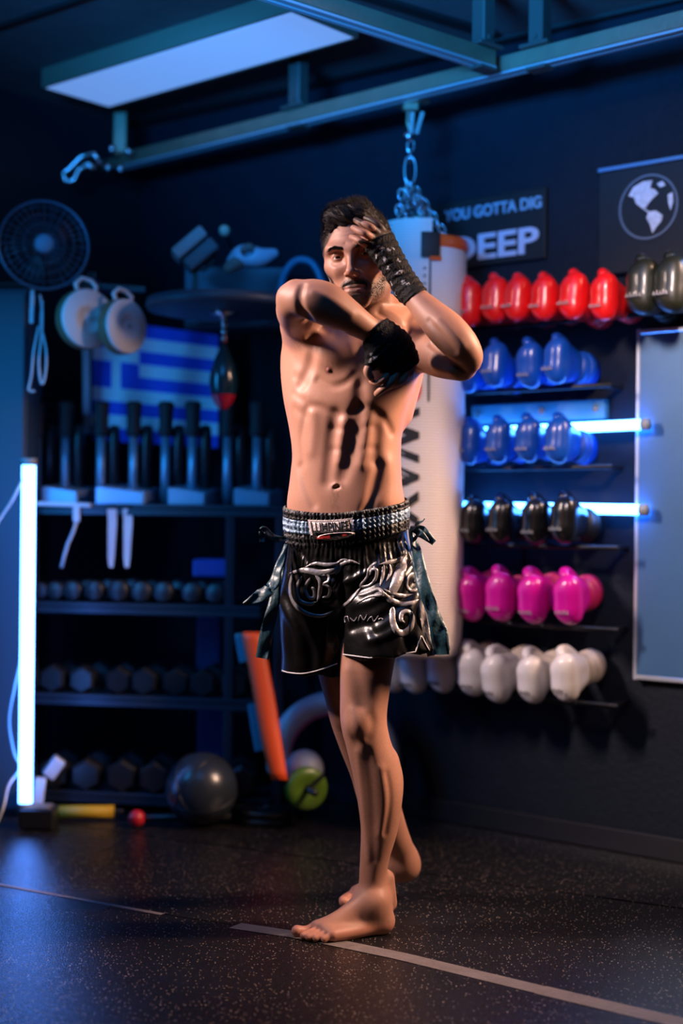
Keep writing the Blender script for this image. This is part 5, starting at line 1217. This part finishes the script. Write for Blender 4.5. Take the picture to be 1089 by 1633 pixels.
# low dark plates on the floor right of the ball
for k, (y_, w_) in enumerate(((1290, .20), (1300, .24))):
    c = W(420, y_, 4.72); c.z = .012 + .026 * (1 - k); t = thing('weight_plate', ('upper' if k == 0 else 'lower') + ' one of two black weight plates stacked on the floor beside the ball', 'weight', tuple(c)); MB().lathe([(.018, -.012), (.085, -.012), (.10, -.010), (.10, .010), (.085, .012), (.018, .012), (.018, -.012)], 32).build('plate', M_iron, t, True); MB().lathe([(.019, -.0125), (.028, -.0125), (.028, .0128), (.019, .0128), (.019, -.0125)], 20).build('hub', M_chrome, t, True)
# orange board with teal pad
M_or2 = mat('orange_foam', (.82, .085, .010), rough=.5); M_te = mat('teal_foam', (.02, .22, .34), rough=.5)
t = thing('orange_board', 'long orange padded board leaning on the rack behind the man', 'board', tuple(W(450, 1245, 4.62)))
P = [(402, 1008, 4.66), (414, 1070, 4.64), (425, 1130, 4.62), (434, 1185, 4.60), (446, 1243, 4.58)]; wv_ = [17, 17, 17, 16, 13]; mb = MB()
C_ = catmull(np.array([(*p, w_) for p, w_ in zip(P, wv_)], float), 5)
mb.grid([[W(x - w_, y + 2, Y), W(x - w_ * .8, y, Y - .012), W(x + w_ * .8, y, Y - .012), W(x + w_, y + 2, Y), W(x + w_ * .8, y, Y + .022), W(x - w_ * .8, y, Y + .022), W(x - w_, y + 2, Y)] for x, y, Y, w_ in C_]); 
bmesh.ops.remove_doubles(mb.bm, verts=mb.bm.verts[:], dist=1e-5); bmesh.ops.holes_fill(mb.bm, edges=mb.bm.edges[:], sides=8); adopt(mb.build('pad', M_or2, None, True), t)
for (x0, y0, x1, y1, w_) in ((384, 1010, 392, 1056, 20), (402, 1122, 414, 1198, 15)):
    mb = MB(); mb.bar(W(x0, y0, 4.69), W(x1, y1, 4.67), w_ * 4.68 / 2269, .012, up=(0, 1, 0), bev=.003); o = adopt(mb.build('rail', M_te), t); o['label'] = 'teal side rail'
# pale hoop, white ball and green disc behind the legs
t = thing('padded_hoop', 'pale padded hoop standing behind the legs of the man', 'hoop', tuple(W(515, 1300, 4.72)))
hcx, hcy, hY, hr = 532, 1212, 4.72, .190
def hoop(r_, rad, mt, name, dy=0):
    mb = MB(); c = W(hcx, hcy, hY + dy); mb.tube([c + Vector((math.cos(q) * r_, math.sin(q) * .25 * r_, math.sin(q) * r_)) for q in np.linspace(-.5, 3.35, 40)], rad, 12); o = adopt(mb.build(name, mt, None, True), t); return o
hoop(.185, .038, mat('hoop_pad', (.42, .45, .52), rough=.5), 'pad'); o = hoop(.150, .008, mat('pink_piping', (.40, .10, .16), rough=.5), 'piping', -.012); o['label'] = 'dusky pink piping'
c = W(485, 1228, 4.66); mb = MB(); bmesh.ops.create_uvsphere(mb.bm, u_segments=28, v_segments=16, radius=.064); o = mb.build('small_ball', mat('pale_ball', (.38, .40, .45), rough=.5), None, True); o.location = (c.x, 4.68, c.z); tag(o, 'small pale ball resting above the green wheel', 'ball')
c = W(488, 1257, 4.60); t = thing('ab_wheel', 'lime green exercise wheel with black axle on the floor behind the man', 'wheel', tuple(c)); t.rotation_euler = (math.radians(90), 0, math.radians(20)); c.z
R_ = 34 * 4.6 / 2269; MB().lathe([(.012, -.014), (R_ * .5, -.020), (R_ * .92, -.022), (R_, -.012), (R_, .012), (R_ * .92, .022), (R_ * .5, .020), (.012, .014)], 40).build('wheel', mat('lime_plastic', (.08, .16, .012), rough=.35, bump=.2, bscale=40), t, True)
MB().tube([(0, 0, -.09), (0, 0, .09)], .011, 12).build('axle', M_iron, t, True); MB().bar((0, 0, .024), (.05, .045, .024), .014, .006).build('spoke', M_iron, t)
# ---------------------------------------------------------------- upright light tube
led('light_tube', 'tall upright glowing light tube at the left', 'light', W(40.5, 1280, 4.58), W(46, 742, 4.58), .0225, (.075, .25, 1.0), 14)
tb = [o for o in C.objects if o.name.startswith('light_tube')][-1]
c = W(62, 1300, 4.58); mb = MB(); mb.box((c.x, c.y, .036), (.11, .10, .062), None, .006, 2); adopt(mb.build('foot', M_iron), tb); mb = MB(); mb.box((c.x, c.y - .005, .070), (.085, .07, .008), None, .003); adopt(mb.build('foot_plate', M_steel), tb)
mb = MB(); mb.bar((W(40.5, 1282, 4.58).x, 4.58, .06), (W(40.5, 1282, 4.58).x, 4.58, .10), .02, .02, up=(0, 1, 0)); adopt(mb.build('stem', M_iron), tb)
t = thing('power_cable', 'white cable looping beside the upright light tube', 'cable', tuple(W(10, 1312, 4.5)))
M_cab = mat('white_cable', (.55, .60, .68), rough=.4)
mb = MB(); mb.tube(catmull(np.array([W(*p) for p in ((36, 765, 4.57), (18, 800, 4.55), (-6, 838, 4.55), (-30, 900, 4.5))]), 5), .0045, 8); adopt(mb.build('upper_cable', M_cab, None, True), t)
mb = MB(); mb.tube(catmull(np.array([W(*p) for p in ((34, 1050, 4.62), (22, 1100, 4.6), (14, 1150, 4.6), (22, 1200, 4.6), (32, 1224, 4.6), (14, 1252, 4.55), (6, 1285, 4.5), (-4, 1312, 4.5))]), 5), .0045, 8); adopt(mb.build('lower_cable', M_cab, None, True), t)
# ---------------------------------------------------------------- tall cabinet at the left edge
cb = thing('tall_cabinet', 'tall dark blue cabinet at the left edge behind the light tube', 'cabinet', tuple(W(20, 1318, 4.95))); M_cabn = mat('cabinet_paint', (.035, .075, .12), rough=.45, bump=.05, bscale=20)
c = W(-52, 900, 5.05); zc = W(20, 458, 4.8).z; xr = W(37, 900, 4.80).x; mb = MB(); mb.box((xr - .13, 4.94, zc / 2), (.26, .24, zc), None, .004); adopt(mb.build('body', M_cabn), cb)
mb = MB(); mb.box((xr - .13, 4.812, zc / 2), (.25, .018, zc - .03), None, .004); adopt(mb.build('door', M_cabn), cb); mb = MB(); mb.box((xr - .13, 4.935, zc + .010), (.275, .27, .02), None, .004); adopt(mb.build('top', M_black), cb)
# ---------------------------------------------------------------- fan on the cabinet
fc = W(70, 391, 4.60); fan = thing('fan', 'round dark wire fan standing on the tall cabinet', 'fan', tuple(fc)); fan.rotation_euler = (0, 0, math.radians(14)); FR = .142
M_wire = mat('fan_wire', (.10, .16, .24), rough=.35, metal=.5); M_blade = mat('fan_blade', (.035, .045, .06), rough=.25, spec=.6)
def ring(r_, y, rad): return [Vector((math.cos(q) * r_, y, math.sin(q) * r_)) for q in np.linspace(0, 2 * math.pi, 48, endpoint=False)]
mb = MB()
mb.tube(ring(FR, 0, 0), .0055, 8, closed=True); mb.build('rim', M_wire, fan, True)
mb = MB()
for r_ in (.035, .065, .095, .122): mb.tube(ring(r_, -.035 + .03 * (r_ / FR) ** 2, 0), .0012, 5, closed=True)
for k in range(36):
    q = k * math.pi / 18; mb.tube([Vector((math.cos(q) * r_, -.036 + .036 * (r_ / FR) ** 2, math.sin(q) * r_)) for r_ in (.03, .07, .11, FR)], .0011, 4)
mb.build('front_grille', M_wire, fan, True)
mb = MB()
for k in range(24):
    q = k * math.pi / 12; mb.tube([Vector((math.cos(q) * r_, .045 - .04 * (r_ / FR) ** 3, math.sin(q) * r_)) for r_ in (.03, .07, .11, FR)], .0011, 4)
mb.build('rear_grille', M_wire, fan, True)
MB().lathe([(0, .040), (.020, .040), (.030, .034), (.031, .028), (0, .028)], 28, Matrix.Rotation(math.pi / 2, 4, 'X') @ Matrix.Translation((0, 0, .0))).build('hub_badge', mat('hub', (.22, .42, .60), rough=.35), fan, True)
for k in range(5):
    q0 = k * 2 * math.pi / 5 + .3; rows_ = []
    for r_, w0, w1 in ((.026, -.25, .35), (.06, -.20, .62), (.10, -.05, .72), (.122, .10, .62)):
        rows_.append([Vector((math.cos(q0 + w) * r_, .016 - .022 * (w - .2), math.sin(q0 + w) * r_)) for w in np.linspace(w0, w1, 6)])
    mb = MB(); mb.grid(rows_); r2 = bmesh.ops.solidify(mb.bm, geom=mb.bm.faces[:], thickness=.002); mb.build('blade', M_blade, fan, True)
MB().lathe([(0, -.10), (.038, -.095), (.042, -.04), (.03, -.02), (0, -.02)], 20, Matrix.Rotation(math.pi / 2, 4, 'X')).build('motor', M_blade, fan, True)
zf = zc + .02 - fc.z; MB().tube([(0, .07, -.02), (0, .09, zf * .6), (0, .09, zf + .01)], .010, 10).build('stand', M_iron, fan, True); MB().lathe([(0, zf), (.06, zf), (.055, zf + .014), (0, zf + .016)], 24, Matrix.Translation((0, .10, 0))).build('foot', M_iron, fan, True)
t = thing('cable_loop', 'pale looped cord hanging beside the cabinet below the fan', 'cord', tuple(W(62, 480, 4.62)))
for nm, pts in (('cord', ((64, 470), (68, 500), (66, 540), (62, 580), (66, 612), (72, 600), (74, 560), (66, 520), (68, 480))), ('cord', ((62, 520), (54, 560), (50, 600), (46, 622), (56, 624))), ):
    mb = MB(); mb.tube(catmull(np.array([W(x, y, 4.62) for x, y in pts]), 4), .0038, 6); adopt(mb.build(nm, M_cab, None, True), t)
mb = MB(); mb.bar(W(52, 462, 4.62), W(50, 516, 4.62), .014, .006, up=(0, 1, 0), bev=.002); adopt(mb.build('tag_strip', M_cab), t)
# ---------------------------------------------------------------- hanging round pads
M_pf = mat('pad_face', (.80, .78, .80), rough=.5, bump=.1, bscale=60); M_ps = mat('pad_side', (.26, .13, .07), rough=.6)
brz = thing('hook_rail', 'dark hook rail above the two round pads', 'rail', tuple(W(160, 456, 4.72))); mb = MB(); mb.bar(W(92, 452, 4.74), W(232, 462, 4.74), .018, .018, bev=.002); adopt(mb.build('bar', M_iron), brz); mb = MB(); mb.box(W(160, 452, 4.9), (.03, .34, .02), None, .002); adopt(mb.build('arm', M_iron), brz)
for x, y, R__, tilt, lab in ((137, 509, .098, 38, 'left one of two round cream pads hanging below the fan'), (196, 521, .090, 52, 'right one of two round cream pads, beside the flag')):
    c = W(x, y, 4.60); t = thing('round_pad', lab, 'pad', tuple(c), group='round cream pads'); t.rotation_euler = (math.radians(90), 0, math.radians(tilt)); 
    MB().lathe([(0, .026), (R__ * .15, .0275), (R__ * .3, .024), (R__ * .34, .028), (R__ * .62, .027), (R__ * .66, .024), (R__ * .92, .024), (R__ * .97, .018), (R__ * .97, .012)], 40).build('face', M_pf, t, True)
    MB().lathe([(R__ * .965, .014), (R__, .008), (R__, -.022), (R__ * .9, -.030), (0, -.030)], 40).build('side', M_ps, t, True)
    MB().tube([(-.03, R__ * .88, 0), (-.034, R__ * 1.15, -.01), (-.01, R__ * 1.36, -.012), (.022, R__ * 1.30, -.01), (.036, R__ * 1.1, 0), (.03, R__ * .88, 0)], .0075, 8).build('loop_strap', M_pf, t, True)
    MB().lathe([(0, .027), (.006, .031), (0, .034)], 10).build('rivet', M_chrome, t, True)
# ---------------------------------------------------------------- flag
FY = 5.22
def fpt(u, v, dy=0.0):      # u 0..1 along the fly, v 0..1 down
    x = 148 + 200 * u; y = 508 + v * (194 - 8 * u) + 26 * u * (1 - .2 * v) ; return W(x, y, FY + .018 * math.sin(u * 15 + v * 2) + .012 * math.sin(v * 7 + u * 3) + dy)
M_fb = mat('flag_blue', (.02, .09, .75), rough=.7); M_fw = mat('flag_white', (.82, .86, .95), rough=.7)
nu, nv_ = 54, 54; mb = MB(); mb.grid([[fpt(j / nu, i / nv_) for j in range(nu + 1)] for i in range(nv_ + 1)]); flag = mb.build('flag', M_fb, None, True, recalc=False); flag.data.materials.append(M_fw)
for k, pl in enumerate(flag.data.polygons):
    i, j = divmod(k, nu); stripe = i // 6; white = stripe % 2 == 1
    if i < 30 and j < 20: white = (12 <= i < 18) or (8 <= j < 12)
    pl.material_index = int(white)
tag(flag, 'blue and white striped flag with a white cross in its corner, hung behind the rack', 'flag')
t = thing('flag_pole', 'white pole at the hoist edge of the flag', 'pole', tuple(W(138, 690, 4.74))); mb = MB(); mb.tube([W(136, 500, 5.16), W(139, 692, 5.14)], .014, 12); adopt(mb.build('pole', M_white, None, True), t)
# ---------------------------------------------------------------- speed bag platform
pc = W(358, 491, 4.66); plat = thing('speed_bag_platform', 'round dark platform under the ceiling that carries the small speed bag', 'platform', tuple(pc)); M_pl = mat('platform_wood', (.030, .055, .085), rough=.45)
MB().lathe([(0, -.014), (.235, -.014), (.252, -.010), (.258, .0), (.252, .022), (0, .022)], 64).build('disc', M_pl, plat, True)
mb = MB()
for x in (-.12, .12): mb.box((x, .22, .035), (.035, .56, .03), None, .003)
mb.box((0, .44, .10), (.36, .03, .22), None, .003); mb.build('bracket', M_sh, plat)
MB().lathe([(0, -.014), (.045, -.014), (.045, -.022), (.020, -.026), (.016, -.040), (0, -.042)], 24).build('mount', M_chrome, plat, True)
sb = thing('speed_bag', 'small glossy dark speed bag with red lower panels on a chrome swivel', 'speed bag', (pc.x, pc.y, pc.z - .05))
mb = MB()
for k in range(3): bmesh.ops.create_uvsphere(mb.bm, u_segments=14, v_segments=10, radius=.013 - .001 * k, matrix=Matrix.Translation((0, 0, -.004 - .024 * k)))
mb.build('swivel', M_chrome, sb, True)
z0_ = -(pc.z - .05 - W(362, 540, 4.66).z); z1_ = -(pc.z - .05 - W(362, 655, 4.66).z); Ls = z0_ - z1_
M_sb = mat('speed_bag_leather', (.008, .035, .05), rough=.2, coat=.5)
MB().tube([(0, 0, -.05), (0, 0, z0_)], .004, 8).build('cord', M_iron, sb, True)
MB().lathe([(0, z0_)] + [(.047 * math.sin(math.pi * min(1, .5 * f / .62) if f < .62 else math.pi * (.5 + .5 * (f - .62) / .38)) ** (1.1 if f < .62 else .6), z0_ - Ls * f) for f in np.linspace(.05, .80, 14)], 32).build('body', M_sb, sb, True)
MB().lathe([(.047 * max(0.0, math.sin(math.pi * (.5 + .5 * (f - .62) / .38))) ** .6 * 1.01, z0_ - Ls * f) for f in np.linspace(.78, 1.0, 10)], 32).build('red_panel', mat('red_leather', (.60, .01, .03), rough=.28, coat=.4), sb, True)
mb = MB(); mb.lathe([(.006, z0_ + .008), (.010, z0_ + .006), (.010, z0_ - .012), (.006, z0_ - .014)], 12); mb.build('lace', mat('red_lace', (.35, .02, .02), rough=.5), sb)
# things piled on the platform
c = W(312, 402, 4.66); t = thing('strike_pad', 'tilted pale pink and grey strike pad above the round platform', 'pad', tuple(c)); t.rotation_euler = (0, -math.radians(42), .1)
MB().box((0, 0, .030), (.125, .12, .042), None, .008, 2).build('pad', mat('pale_pink_pad', (.36, .25, .25), rough=.55), t); MB().box((.004, 0, -.022), (.120, .115, .046), None, .008, 2).build('backing', mat('grey_pad', (.10, .095, .11), rough=.6), t)
MB().tube([(-.04, -.02, -.045), (-.02, -.02, -.065), (.02, -.02, -.065), (.04, -.02, -.045)], .006, 8).build('handle', M_iron, t, True)
mb = MB(); mb.bar((0, 0, -.19), (0, 0, -.045), .02, .02, up=(0, 1, 0)); o = mb.build('peg', M_iron, t); o.rotation_euler = (0, math.radians(42), 0)
c = W(358, 368, 4.72); o = MB().lathe([(0, .018), (.012, .016), (.018, .006), (.019, -.004), (.010, -.014), (.006, -.04), (0, -.04)], 20, Matrix.Rotation(math.pi / 2, 4, 'X')).build('coat_hook', mat('cream_knob', (.50, .44, .34), rough=.4), None, True); o.location = c; tag(o, 'small cream round wall hook above the tilted pad', 'hook')
mb = MB(); mb.tube([(0, .03, 0), (0, .5, 0)], .006, 8); mb.build('rod', M_iron, o, True)
g_ = glove(405, 414, 'white', 'white glove lying on the round platform', None, -.5, .62, 1.0, .2) if False else None
hg = thing('head_guard', 'pale blue and brown head guard lying on the round platform', 'head guard', tuple(W(405, 440, 4.66))); c = W(400, 418, 4.66)
F_ = Field(np.arange(-.10, .12, .005), np.arange(-.08, .08, .005), np.arange(-.07, .08, .005))
F_.chain([v_(-.05, 0, 0), v_(-.02, -.01, .02), v_(.03, -.01, .015), v_(.075, 0, .03)], [.030, .036, .030, .016], k=.01); F_.ell((-.01, -.03, .03), (.022, .03, .020), k=.01, op='sub')
o = link('shell', F_.mesh('shell'), mat('pale_guard', (.36, .46, .58), rough=.4, mottled=.5, bscale=40), hg); o.location = c - Vector(hg.location)
F_ = Field(np.arange(-.10, .05, .005), np.arange(-.08, .08, .005), np.arange(-.07, .08, .005)); F_.chain([v_(-.07, -.01, -.02), v_(-.04, -.015, .0)], [.020, .026], k=.01); F_.chain([v_(-.035, -.02, .03), v_(-.005, -.03, .045), v_(.02, -.02, .03)], [.010, .012, .010], k=.004)
o = link('lining', F_.mesh('lining'), mat('brown_lining', (.20, .12, .10), rough=.6), hg); o.location = c - Vector(hg.location)
mb = MB(); mb.tube(catmull(np.array([W(x, y, 4.68) - Vector((pc.x, pc.y, pc.z)) * 0 for x, y in ((448, 482), (450, 448), (462, 424), (478, 414), (498, 420), (512, 446), (516, 480))]), 4), .012, 10)
tag(mb.build('hanging_hoop', mat('teal_hoop', (.02, .16, .28), rough=.35), None, True), 'dark teal hoop standing on the platform behind the raised elbow', 'hoop')
